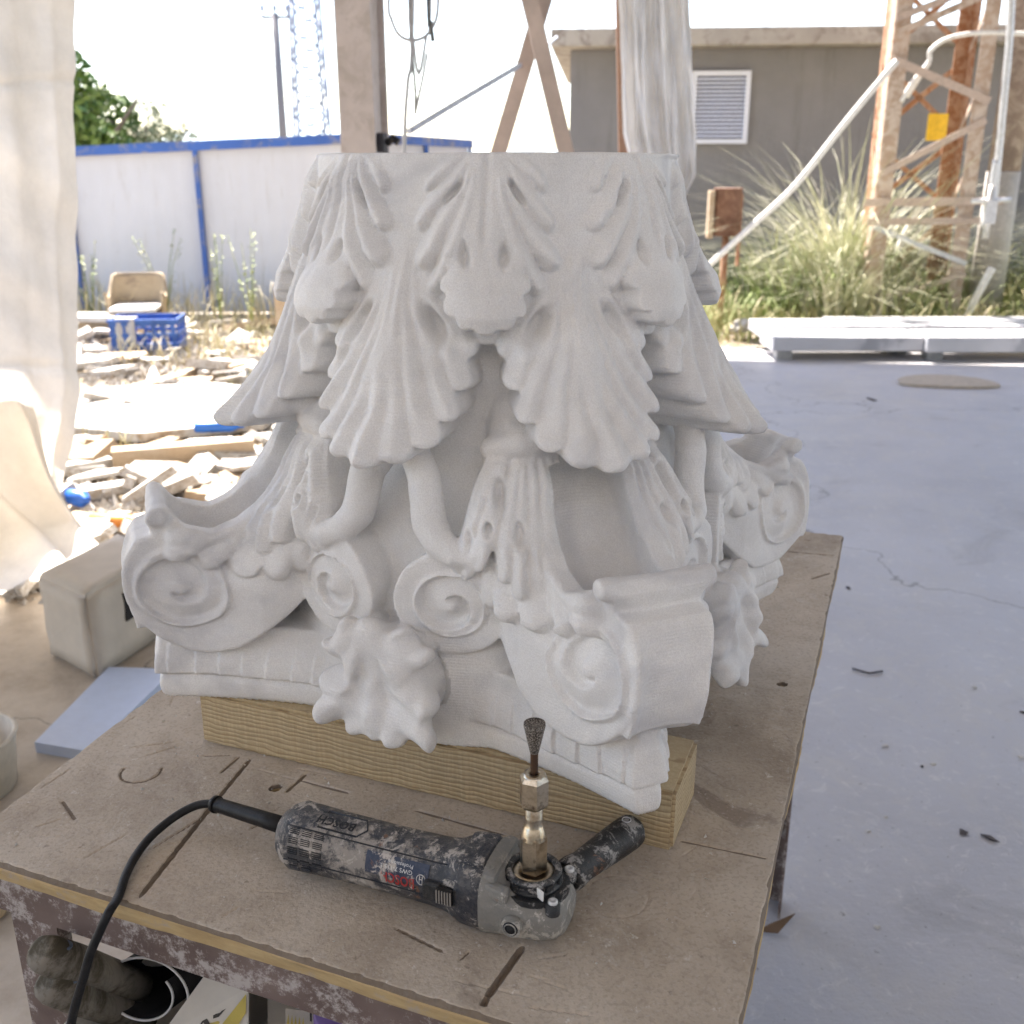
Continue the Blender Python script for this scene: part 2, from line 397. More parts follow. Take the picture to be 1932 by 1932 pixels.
    def sheath_map(X_, z):
        d = np.full(X_.shape, 9.); q = d.copy()
        for p, a, b, m_ in shf:
            bn, sd = finger(X_, z, p, a, b, m_); d = smin(d, sd, .005); bn, sd = finger(X_, z, p, .0045, .0090, .0085); q = np.minimum(q, bn)
        rs = np.interp(z, [.14, .17, .19, .21, .23, .25, .27, .29, .305, .32], [.279, .281, .281, .279, .2755, .269, .259, .248, .238, .230])
        thr = np.radians(np.clip(X_ / KS, 0, 40)); fx_ = (.262 + .03 * np.tan(thr) ** 2) / np.cos(thr); rs = rs + np.clip(fx_ - rs, 0, .03) * ss(.262, .200, z) * ss(.186, .160, X_)
        rs = rs - .35 * np.clip(.100 - X_, 0, 1) + (1 - np.clip(q, 0, 1.1) ** 1.5) * .0085 * ss(.310, .285, z) - .0045
        th = X_ / KS
        for (a_, z_, sa, sz, dp) in ((24.9, .270, 1.35, .0150, .014), (22.6, .2425, 1.0, .0065, .012), (28.9, .240, 1.15, .0105, .012), (33.5, .222, 1.1, .012, .010), (18.4, .232, .8, .009, .008)):
            e_ = np.hypot((th - a_) / sa, (z - z_) / sz); rs = rs - ss(1.2, .35, e_) * dp + .0022 * np.exp(-((e_ - 1.45) / .35) ** 2)
        g_ = bell_r(z) - .004
        return g_ + (rs - g_) * ss(.0018, -.0020, d)
    sx = np.arange(0, .2123, .0004); sz_ = np.arange(.13, .345, .0008); SX, SZ = np.meshgrid(sx, sz_, indexing='ij'); ST = sheath_map(SX, SZ)
    g1, g2 = np.gradient(ST, .0004, .0008); SN = 1 / np.sqrt(1 + np.clip(g1, -2.5, 2.5) ** 2 + np.clip(g2, -2.5, 2.5) ** 2)
    def look2(Tb, x, y):
        fx = np.clip(x / .0004, 0, len(sx) - 1.001); fy = np.clip((y - .13) / .0008, 0, len(sz_) - 1.001); ix = fx.astype(np.int32); iy = fy.astype(np.int32); fx = fx - ix; fy = fy - iy
        return (Tb[ix, iy] * (1 - fx) + Tb[ix + 1, iy] * fx) * (1 - fy) + (Tb[ix, iy + 1] * (1 - fx) + Tb[ix + 1, iy + 1] * fx) * fy
    def f_inner(x, y, z):
        th = np.degrees(np.arctan2(y, x)) * KS; d = (np.hypot(x, y) - look2(ST, th, z)) * look2(SN, th, z)
        return np.maximum(np.maximum(d, .140 - z), z - .322)
    def f_caul(x, y, z):
        st = stroke(x, y, z, [cyl(.180, 29.5, .345), cyl(.192, 29.5, .330), cyl(.208, 29.5, .312)], [.020, .026, .028])
        ring = stroke(x, y, z, [cyl(.226, 22.8, .307), cyl(.2315, 26, .3105), cyl(.233, 29.5, .3120), cyl(.2315, 33, .3105), cyl(.226, 36.2, .307)], [.0105, .0120, .0125, .0120, .0105])
        return smin(st, ring, .006)
    # fleuron: ragged hanging leaf in the middle of each side
    fl = [([(.260, 0, .085), (.284, .016, .112), (.288, .028, .126)], [.028, .019, .014]), ([(.260, 0, .085), (.290, .028, .100), (.292, .046, .103)], [.028, .020, .014]),
          ([(.260, 0, .080), (.292, .034, .070), (.298, .054, .066)], [.028, .021, .012]), ([(.260, 0, .070), (.294, .032, .048), (.307, .055, .036)], [.028, .021, .0110]),
          ([(.260, 0, .070), (.294, .015, .042), (.303, .027, .028)], [.028, .019, .0125]), ([(.260, 0, .080), (.294, 0, .045), (.296, 0, .032)], [.028, .019, .014]), ([(.260, 0, .085), (.284, 0, .115), (.286, 0, .128)], [.026, .017, .013])]
    def f_fleuron(x, y, z):
        d = np.full(x.shape, 9., np.float32)
        for p, r_ in fl: d = smin(d, stroke(x, y, z, p, r_), .007)
        core = np.sqrt(((x - .258) / .046) ** 2 + (y / .058) ** 2 + ((z - .080) / .056) ** 2)
        d = smin(d, (core - 1) * .045, .010)
        fa = np.arctan2(y, z - .125); d = d + .0032 * np.cos(fa * 9) * np.clip((np.hypot(y, z - .125) - .015) / .03, 0, 1)
        return np.maximum(d, -z + .001)
    ELS = [('bell', f_bell), ('collar', f_collar), ('volute', f_volute), ('abacus', f_abacus), ('helix', f_helix), ('caulicolus', f_caul),
           ('inner', f_inner), ('fleuron', f_fleuron)]
    BOX = {'collar': (0, .33, 0, .33, .285, .62), 'volute': (.08, .46, 0, .36, .04, .36), 'abacus': (0, .46, 0, .36, -.02, .11), 'helix': (.13, .31, -.01, .15, .08, .33),
           'caulicolus': (.13, .28, .03, .19, .20, .40), 'inner': (.13, .31, .03, .22, .13, .33), 'fleuron': (.17, .36, 0, .12, -.02, .17)}
    KB = {'collar': .004, 'volute': .006, 'abacus': .005, 'helix': .004, 'caulicolus': .006, 'inner': .0035, 'fleuron': .006}
    N = int(.452 / VOX) + 1; NZ = int(.60 / VOX) + 6
    ax = (np.arange(N) * VOX).astype(np.float32); az = (np.arange(NZ) * VOX - 2 * VOX).astype(np.float32)
    X, Y, Z = np.meshgrid(ax, ax, az, indexing='ij')
    oct_ = (Y <= X + 1e-6)
    D = np.full(X.shape, 1., np.float32)
    xi, yi, zi = X[oct_], Y[oct_], Z[oct_]
    D1 = f_bell(xi, yi, zi).astype(np.float32)
    for nme, f in ELS[1:]:
        b = BOX[nme]; s_ = (xi >= b[0]) & (xi <= b[1]) & (yi >= b[2]) & (yi <= b[3]) & (zi >= b[4]) & (zi <= b[5])
        i_ = np.nonzero(s_)[0]; d = f(xi[i_], yi[i_], zi[i_])
        D1[i_] = smin(D1[i_], d, KB[nme])
    uu = (xi + yi) * .70710678; ww = np.abs(xi - yi) * .70710678; hh = np.interp(uu, [.18, .30, .38, .44], [.042, .045, .044, .036])
    trd = np.maximum(np.maximum((floor_(uu) + (1 - np.sqrt(np.clip(1 - (ww / (hh - .003)) ** 2, 0, 1))) * .05 - zi) * .8, zi - .294), np.maximum(ww - hh + .0045, uu - .376))
    D1 = smax(D1, -trd, .004).astype(np.float32)
    D1 = np.maximum(D1, np.maximum(zi - .5785, -zi))
    D[oct_] = D1; D = np.where(oct_, D, np.transpose(D, (1, 0, 2)))
    D = np.clip(D, -.012, .012)
    H = np.concatenate([D[:0:-1], D], 0); F = np.concatenate([H[:, :0:-1], H], 1); del H
    g = openvdb.FloatGrid(.012); g.copyFromArray(np.ascontiguousarray(F)); del F
    V, Q = g.convertToQuads(0.0)
    V = V.astype(np.float64) * VOX; V[:, 0] -= (N - 1) * VOX; V[:, 1] -= (N - 1) * VOX; V[:, 2] -= 2 * VOX
    # a few rounds of smoothing take the grid steps off
    nv = len(V); E = np.concatenate([Q[:, [0, 1]], Q[:, [1, 2]], Q[:, [2, 3]], Q[:, [3, 0]]]); deg = np.bincount(E.ravel(), minlength=nv)[:, None]
    for lam in (.5, -.3, .35):
        acc = np.stack([np.bincount(E[:, 0], V[E[:, 1], k], nv) + np.bincount(E[:, 1], V[E[:, 0], k], nv) for k in range(3)], 1)
        V = V + lam * (acc / deg - V)
    # element of every quad
    Cc = V[Q].mean(1); fx = np.maximum(np.abs(Cc[:, 0]), np.abs(Cc[:, 1])); fy = np.minimum(np.abs(Cc[:, 0]), np.abs(Cc[:, 1])); fz = Cc[:, 2]
    best = np.full(len(Q), .0025); el = np.zeros(len(Q), int)
    for k, (nme, f) in enumerate(ELS):
        if k == 0: d = f(fx, fy, fz); 
        else:
            b = BOX[nme]; s_ = (fx >= b[0]) & (fx <= b[1]) & (fy >= b[2]) & (fy <= b[3]) & (fz >= b[4]) & (fz <= b[5]); d = np.full(len(Q), 9.)
            d[s_] = f(fx[s_], fy[s_], fz[s_])
        m_ = d < best; best[m_] = d[m_]; el[m_] = k
    # wobble so that no two repeats are the same
    rng = np.random.default_rng(5)
    def vnoise(P, sc, seed):
        rg = np.random.default_rng(seed); G = rg.uniform(-1, 1, (40, 40, 40, 3)); p = P * sc + 13.3; i = np.floor(p).astype(int); f_ = p - i; f_ = f_ * f_ * (3 - 2 * f_); o = 0
        for a in (0, 1):
            for b in (0, 1):
                for c_ in (0, 1):
                    wt = (f_[:, 0] if a else 1 - f_[:, 0]) * (f_[:, 1] if b else 1 - f_[:, 1]) * (f_[:, 2] if c_ else 1 - f_[:, 2])
                    o = o + wt[:, None] * G[(i[:, 0] + a) % 40, (i[:, 1] + b) % 40, (i[:, 2] + c_) % 40]
        return o
    V0 = V.copy(); lowz = np.clip((V0[:, 2] - .001) / .02, 0, 1)[:, None] * np.clip((.577 - V0[:, 2]) / .03, 0, 1)[:, None]
    V = V + (vnoise(V0, 9, 1) * .0048 + vnoise(V0, 24, 2) * .0028 + vnoise(V0, 55, 3) * .0007) * (.25 + .75 * lowz) * np.array([1, 1, .6])
    isf = np.zeros(nv); isf[Q[el == 7].ravel()] = 1
    V = V + (vnoise(V0, 30, 7) * .0085 + vnoise(V0, 60, 8) * .0022) * isf[:, None] * lowz
    r_ = np.hypot(V[:, 0], V[:, 1]) + 1e-9; at = np.degrees(np.arctan2(V[:, 1], V[:, 0])) - 114
    rim = np.clip((V0[:, 2] - .5735) / .002, 0, 1) * (r_ > .16) * np.clip(1 - np.abs(((at + 8 + 180) % 360) - 180) / 28, 0, 1) * .005
    V[:, 0] *= 1 + rim / r_; V[:, 1] *= 1 + rim / r_
    V[:, 2] = np.where(V0[:, 2] < .0012, 0.0, np.maximum(V[:, 2], 0))
    # normals of the whole, shared by the parts so no seam shows
    n_ = np.cross(V[Q[:, 2]] - V[Q[:, 0]], V[Q[:, 3]] - V[Q[:, 1]]); vn = np.stack([np.bincount(Q.ravel(), np.repeat(n_[:, k], 4), nv) for k in range(3)], 1)
    vn /= np.linalg.norm(vn, axis=1)[:, None] + 1e-12
    if (vn * V0).sum(1).mean() < 0: Q = Q[:, ::-1]; vn = -vn
    # part of every quad
    ang = np.degrees(np.arctan2(Cc[:, 1], Cc[:, 0])) % 360
    part = np.zeros(len(Q), int); names = {0: 'bell'}
    def setp(mask, base, nme, idx):
        part[mask] = base + idx[mask]
        for i in np.unique(idx[mask]): names[base + int(i)] = nme
    col_ = el == 1; rr = np.hypot(Cc[:, 0], Cc[:, 1]); inS = np.abs(((ang - 22.5 + 22.5) % 45) - 22.5)  # distance from small-leaf axis
    sb = np.radians(inS) * K; ta = np.radians(22.5 - inS) * K
    sm_ = col_ & (small(sb, Cc[:, 2]) >= tall(ta, Cc[:, 2]))
    gnd = col_ & (rr < bell_r(Cc[:, 2]) + .003) & (Cc[:, 2] < .47)
    setp(sm_ & ~gnd, 100, 'short_leaf', (ang // 45).astype(int)); setp(col_ & ~sm_ & ~gnd, 200, 'tall_leaf', (((ang + 22.5) % 360) // 45).astype(int))
    setp(el == 2, 300, 'volute', (ang // 90).astype(int)); part[el == 3] = 400; names[400] = 'abacus'
    setp(el == 4, 500, 'helix', (ang // 45).astype(int)); i_c = (ang // 45).astype(int)
    setp((el == 5) | (el == 6), 600, 'sheath_leaf', i_c); setp(el == 7, 700, 'fleuron', (((ang + 45) % 360) // 90).astype(int))
    # tidy the labels: small islands join their neighbour, large separate pieces become parts of their own
    key = np.sort(E, 1); key = key[:, 0].astype(np.int64) * nv + key[:, 1]; qi = np.tile(np.arange(len(Q)), 4); od = np.argsort(key, kind='stable'); ks, qs = key[od], qi[od]
    same = ks[:-1] == ks[1:]; pa, pb = qs[:-1][same], qs[1:][same]
    nb0 = np.tile(np.arange(len(Q)), 4); sa_ = np.nonzero(same)[0]; nb0[od[sa_]] = qi[od[sa_ + 1]]; nb0[od[sa_ + 1]] = qi[od[sa_]]; nb0 = nb0.reshape(4, -1)
    for rnd in range(14):
        lab = np.arange(len(Q)); nb = np.where(part[nb0] == part[None], nb0, lab[None])
        for it in range(3000):
            new = np.minimum(lab, lab[nb].min(0)); new = new[new]; new = new[new]
            if (new == lab).all(): break
            lab = new
        roots, cid, cnt_ = np.unique(lab, return_inverse=True, return_counts=True); cp = part[roots]; keep = np.zeros(len(roots), bool)
        for p_ in np.unique(cp):
            ii = np.nonzero(cp == p_)[0]; keep[ii[np.argmax(cnt_[ii])]] = True; keep[ii[cnt_[ii] > 1500]] = True
        bad = ~keep[cid]
        if not bad.any(): break
        for _ in range(60):
            m1_ = bad[pa] & ~bad[pb]; m2_ = bad[pb] & ~bad[pa]
            if not (m1_.any() or m2_.any()): break
            part[pa[m1_]] = part[pb[m1_]]; part[pb[m2_]] = part[pa[m2_]]; bad[pa[m1_]] = False; bad[pb[m2_]] = False
    good = ~bad; Q = Q[good]; part = part[good]; cid = cid[good]; Cc = Cc[good]; el = el[good]
    nid = 10000
    for p_ in np.unique(cp):
        ii = np.nonzero((cp == p_) & keep)[0]
        for j in ii[np.argsort(-cnt_[ii])][1:]: names[nid] = names[int(p_)]; part[(cid == j) & (part == p_)] = nid; nid += 1
    root = thing('marble_capital', 'white marble column capital with carved leaves and scrolls, upside down on a wooden beam', 'capital', (CAPX, CAPY, CAPZ), R(-114))
    for pid in np.unique(part):
        q = Q[part == pid]; u_, inv = np.unique(q, return_inverse=True); inv = inv.reshape(q.shape)
        me = bpy.data.meshes.new(names[int(pid)]); me.vertices.add(len(u_)); me.vertices.foreach_set('co', V[u_].astype(np.float32).ravel())
        me.loops.add(inv.size); me.loops.foreach_set('vertex_index', inv.ravel().astype(np.int32))
        me.polygons.add(len(q)); me.polygons.foreach_set('loop_start', np.arange(0, inv.size, 4, dtype=np.int32)); me.polygons.foreach_set('loop_total', np.full(len(q), 4, np.int32))
        me.update(calc_edges=True); me.materials.append(MARBLE); me.shade_smooth()
        me.normals_split_custom_set_from_vertices(vn[u_].astype(np.float32))
        link(bpy.data.objects.new(names[int(pid)], me), root)
    print('capital quads', len(Q))
    return root
import time; _t = time.time()
CAP = carve_capital(); print('capital', time.time() - _t)

# ================================================================== MATERIALS
def concrete():
    m = MT('concrete', rough=.5)
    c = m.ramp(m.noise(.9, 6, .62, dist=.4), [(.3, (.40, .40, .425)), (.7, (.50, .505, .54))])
    c = m.mix(m.ramp(m.noise(5, 8, .7, dist=1.0), [(.48, 0.), (.66, .65)]), c, (.50, .49, .48))
    c = m.mix(m.ramp(m.noise(14, 6, .75, dist=2.0), [(.56, 0.), (.66, .6)]), c, (.62, .61, .60))
    c = m.mix(m.ramp(m.noise(2.2, 6, .7, dist=.8), [(.28, .45), (.42, 0.)]), c, (.25, .24, .24))
    c = m.mix(m.ramp(m.noise(60, 3, .6), [(.66, 0.), (.74, .7)]), c, (.16, .15, .14))
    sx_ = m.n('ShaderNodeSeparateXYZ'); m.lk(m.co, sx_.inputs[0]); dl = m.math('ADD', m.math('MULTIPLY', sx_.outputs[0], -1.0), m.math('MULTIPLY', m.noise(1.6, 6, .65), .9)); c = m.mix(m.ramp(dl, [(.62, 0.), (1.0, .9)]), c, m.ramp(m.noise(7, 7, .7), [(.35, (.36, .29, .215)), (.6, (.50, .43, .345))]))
    vo = m.n('ShaderNodeTexVoronoi'); vo.feature = 'DISTANCE_TO_EDGE'; vo.inputs['Scale'].default_value = .42; wp = m.n('ShaderNodeVectorMath'); wp.operation = 'ADD'; nz = m.n('ShaderNodeTexNoise'); nz.inputs['Scale'].default_value = 2.2; nz.inputs['Detail'].default_value = 8; m.lk(m.co, nz.inputs[0]); m.lk(m.co, wp.inputs[0]); m.lk(nz.outputs[1], wp.inputs[1]); m.lk(wp.outputs[0], vo.inputs['Vector'])
    c = m.mix(m.ramp(vo.outputs[0], [(.0, .75), (.0035, 0.)]), c, (.10, .095, .09)); m.color(c)
    m.rough(m.ramp(m.noise(3, 5), [(.3, .34), (.7, .6)])); m.bump(m.noise(40, 6, .65), .0025); return m.m
def dirt():
    m = MT('dry_soil', rough=.95); c = m.ramp(m.noise(1.4, 8, .65), [(.3, (.16, .12, .075)), (.5, (.28, .225, .15)), (.7, (.40, .36, .29))])
    c = m.mix(m.ramp(m.noise(9, 5, .7), [(.5, 0.), (.6, .8)]), c, (.45, .43, .39)); m.color(c); m.bump(m.noise(12, 8, .7), .03); return m.m
def paint(name, col, dirtcol, amt=.5, scale=12, rough=.5, metal=0, bump=.0006):
    m = MT(name, rough=rough, metal=metal); f = m.ramp(m.noise(scale, 8, .72, dist=.6), [(.62 - amt * .3, 0.), (.72 - amt * .25, 1.)])
    g = m.ramp(m.noise(scale * .35, 5, .6), [(.3, tuple(x * .8 for x in col)), (.7, tuple(min(1, x * 1.15) for x in col))])
    m.color(m.mix(f, g, dirtcol)); m.bump(m.noise(scale * 6, 4), bump); return m.m
def plain(name, col, rough=.6, metal=0, var=.15, scale=30, bump=.0004):
    m = MT(name, rough=rough, metal=metal); m.color(m.ramp(m.noise(scale, 5, .6), [(.3, tuple(x * (1 - var) for x in col)), (.7, tuple(min(1, x * (1 + var)) for x in col))]))
    m.bump(m.noise(scale * 5, 4), bump); return m.m
def wood(name, c1, c2, c3, ringscale=70, axis=(1, 1, 1), saw=True):
    "axis: stretches the grain; grain runs along object x"
    m = MT(name, rough=.75); v = m.scaled((1.2, 10, 16)); n = m.noise(1.3, 3, .5, vec=v)
    wv = m.n('ShaderNodeTexWave'); wv.wave_type = 'BANDS'; wv.bands_direction = 'Z'; wv.inputs['Scale'].default_value = ringscale; wv.inputs['Distortion'].default_value = 7.0
    wv.inputs['Detail'].default_value = 3; wv.inputs['Detail Scale'].default_value = .8; m.lk(m.scaled((.35, 1, 1)), wv.inputs['Vector'])
    c = m.ramp(wv.outputs[1], [(.02, c2), (.22, c1), (.9, c1)]); c = m.mix(m.ramp(n, [(.45, 0.), (.7, .55)]), c, c3)
    c = m.mix(m.ramp(m.noise(300, 2, .5, vec=m.scaled((1, 1, .08))), [(.45, .25), (.6, 0.)]), c, c2)
    m.color(c); m.bump(wv.outputs[1], .0006)
    if saw: m.bump(m.noise(340, 2, .5, vec=m.scaled((1, 1, .06))), .0008)
    return m.m
def translucent_cloth(name, col):
    m = bpy.data.materials.new(name); m.use_nodes = True; t = m.node_tree; t.nodes.clear()
    o = t.nodes.new('ShaderNodeOutputMaterial'); mx = t.nodes.new('ShaderNodeMixShader'); d = t.nodes.new('ShaderNodeBsdfDiffuse'); tr = t.nodes.new('ShaderNodeBsdfTranslucent')
    co = t.nodes.new('ShaderNodeTexCoord'); n = t.nodes.new('ShaderNodeTexNoise'); n.inputs['Scale'].default_value = 2.5; n.inputs['Detail'].default_value = 8; n.inputs['Roughness'].default_value = .7
    r = t.nodes.new('ShaderNodeValToRGB'); r.color_ramp.elements[0].position = .35; r.color_ramp.elements[0].color = (*[x * .80 for x in col], 1); r.color_ramp.elements[1].position = .65; r.color_ramp.elements[1].color = (*col, 1)
    b = t.nodes.new('ShaderNodeBump'); b.inputs['Distance'].default_value = .012
    t.links.new(co.outputs['Object'], n.inputs[0]); t.links.new(n.outputs[0], r.inputs[0]); t.links.new(n.outputs[0], b.inputs['Height'])
    for s_ in (d, tr): t.links.new(r.outputs[0], s_.inputs[0]); t.links.new(b.outputs[0], s_.inputs['Normal'])
    mx.inputs[0].default_value = .6; t.links.new(d.outputs[0], mx.inputs[1]); t.links.new(tr.outputs[0], mx.inputs[2]); t.links.new(mx.outputs[0], o.inputs[0]); return m
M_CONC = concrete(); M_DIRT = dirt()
M_WHITEMARBLE = paint('marble_offcut', (.50, .49, .47), (.30, .25, .19), .5, 9, .75)
M_RUST = paint('rusty_steel', (.30, .13, .06), (.42, .26, .17), .6, 14, .8)
M_RUSTL = paint('orange_rust', (.44, .32, .24), (.57, .48, .41), .6, 10, .75)
M_STEEL = paint('grey_primer_steel', (.64, .57, .54), (.52, .46, .42), .4, 9, .55)
M_GALV = plain('galvanised_steel', (.62, .63, .64), .4, .4)
M_BLACK = plain('black_rubber', (.012, .012, .013), .45, var=.4, scale=90); M_BLACK.node_tree.nodes['Principled BSDF'].inputs['Specular IOR Level'].default_value = .25
M_WHITE = plain('white_plastic', (.78, .78, .76), .5)
M_CABLE = plain('pale_cable', (.62, .62, .62), .5)
M_BLUE = paint('blue_paint', (.035, .12, .42), (.28, .27, .27), .38, 5, .5)
M_TIMBER = wood('old_timber', (.50, .39, .27), (.30, .21, .13), (.58, .50, .40), 30, saw=False)

# ================================================================== GROUND, FLOOR, ROOF
def poly_sheet(name, pts, z, mat, thick=0, div=0):
    mb = MB(); mb.prism([(x, y) for x, y in pts], z - thick, z); o = mb.build(name, mat); return o
gx = np.linspace(-60, 60, 121); gy = np.linspace(-20, 140, 161)
GV = []; rg = random.Random(3)
for y in gy:
    for x in gx: GV.append((x, y, -.035 + .012 * math.sin(x * 1.3) * math.cos(y * .9)))
nx = len(gx); GF = [(j * nx + i, j * nx + i + 1, (j + 1) * nx + i + 1, (j + 1) * nx + i) for j in range(len(gy) - 1) for i in range(nx - 1)]
far = [(-9000, -3000, -2.5), (9000, -3000, -2.5), (9000, 12000, -2.5), (-9000, 12000, -2.5)]
ground = mesh_obj('ground', GV + far, GF + [(len(GV), len(GV) + 1, len(GV) + 2, len(GV) + 3)], M_DIRT); tag(ground, kind='structure')
E1 = Vector((.930, -.3665, 0)); E2 = Vector((.3665, .930, 0))
FA = Vector((-1.47, 3.25, 0)); FB = FA + E2 * 5.6                   # left edge of the concrete floor runs away from the camera
FLOOR = [(-5.2, -10), (-5.2, 1.2), (-2.4, 3.45), (FA.x, FA.y), (FB.x, FB.y), (FB.x + 12, FB.y - 1.6), (14, -10)]
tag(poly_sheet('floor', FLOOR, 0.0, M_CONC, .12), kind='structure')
# roof of the shed: sheets on rafters, shading the floor
M_ROOF = plain('roof_sheet', (.50, .50, .49), .6)
ZR = 4.6; sh = Vector((SUND.x, SUND.y, 0)) / SUND.z * ZR
def roofpt(x, y): return (x + sh.x, y + sh.y)
RP = [(-1.25, 3.05), (FB.x - .10, FB.y - .55), (13.5, FB.y - 2.0), (13.5, -5.7), (-6.2, -5.7), (-6.2, 1.0)]
rf = thing('shed_roof', 'flat sheet roof over the open workshop', 'roof', (0, 0, ZR))
mb = MB(); mb.prism([roofpt(*p) for p in RP], 0, .06); mb.build('roof_sheet', M_ROOF, rf)
mb = MB()
for k in range(6): mb.box((-4 + k * 3.2 + sh.x * .7, 3.2, -.12), (.10, 9.5, .2))
b_ = mb.build('rafters', M_STEEL, rf); b_['kind'] = 'stuff'

# ================================================================== WORKTABLE
TA, TB_, TC, TD = Vector((-.549, .846, 0)), Vector((.1554, .566, 0)), Vector((.600, 1.739, 0)), Vector((-.19, 2.01, 0))
def dusty_top():
    m = MT('dusty_plywood', rough=.85); g = m.n('ShaderNodeNewGeometry'); sp = m.n('ShaderNodeSeparateXYZ'); m.lk(g.outputs['True Normal'], sp.inputs[0])
    so0 = m.n('ShaderNodeSeparateXYZ'); m.lk(m.co, so0.inputs[0]); top = m.math('GREATER_THAN', so0.outputs[2], TABLE - .0056)
    c = m.ramp(m.noise(5, 8, .68, dist=.5), [(.30, (.29, .235, .18)), (.5, (.44, .37, .295)), (.7, (.56, .485, .40))])
    c = m.mix(m.ramp(m.noise(16, 8, .75, dist=1.6), [(.56, 0.), (.67, .75)]), c, (.52, .475, .42))
    c = m.mix(m.ramp(m.noise(8, 6, .7, dist=2.5, vec=m.scaled((1, .3, 1))), [(.60, 0.), (.66, .5)]), c, (.14, .105, .085))
    c = m.mix(m.ramp(m.noise(3.2, 6, .7, dist=.6), [(.48, 0.), (.64, .6)]), c, (.57, .505, .43)); c = m.mix(m.ramp(m.noise(55, 7, .8), [(.61, 0.), (.66, .8)]), c, (.66, .63, .58))
    c = m.mix(m.ramp(m.noise(95, 3, .6), [(.66, 0.), (.73, .5)]), c, (.12, .09, .07))
    c = m.mix(m.ramp(m.noise(240, 2, .5), [(.38, .22), (.48, 0.)]), c, (.18, .145, .115))
    c = m.mix(m.ramp(m.noise(260, 2, .5), [(.60, 0.), (.72, .5)]), c, (.50, .45, .40))
    e = m.ramp(m.noise(18, 6, .65, vec=m.scaled((1, 1, 4))), [(.3, (.36, .25, .12)), (.6, (.50, .37, .19)), (.75, (.40, .33, .26))])
    e = m.mix(m.ramp(m.noise(40, 6, .7), [(.56, 0.), (.68, .7)]), e, (.38, .33, .29))
    so_ = m.n('ShaderNodeSeparateXYZ'); m.lk(m.co, so_.inputs[0]); deep = m.math('MULTIPLY', m.math('LESS_THAN', so_.outputs[2], TABLE - .0011), .75)
    c = m.mix(deep, c, (.10, .068, .045)); e = m.mix(deep, e, e)
    m.color(m.mix(top, e, c)); m.bump(m.noise(230, 3, .6), .0011); m.bump(m.noise(26, 5, .6), .0015); return m.m
M_TOP = dusty_top()
def steel_frame_paint():
    m = MT('dusty_painted_steel', rough=.75); c = m.ramp(m.noise(12, 6, .6), [(.3, (.105, .07, .06)), (.7, (.19, .14, .125))])
    c = m.mix(m.ramp(m.noise(30, 10, .82), [(.50, 0.), (.58, .85)]), c, (.46, .42, .40)); m.color(c); m.bump(m.noise(60, 6), .001); return m.m
M_FRAME = steel_frame_paint()
table_t = thing('worktable', 'dusty brown plywood workbench on a painted steel frame, scored with saw cuts', 'table', (0, 0, 0))
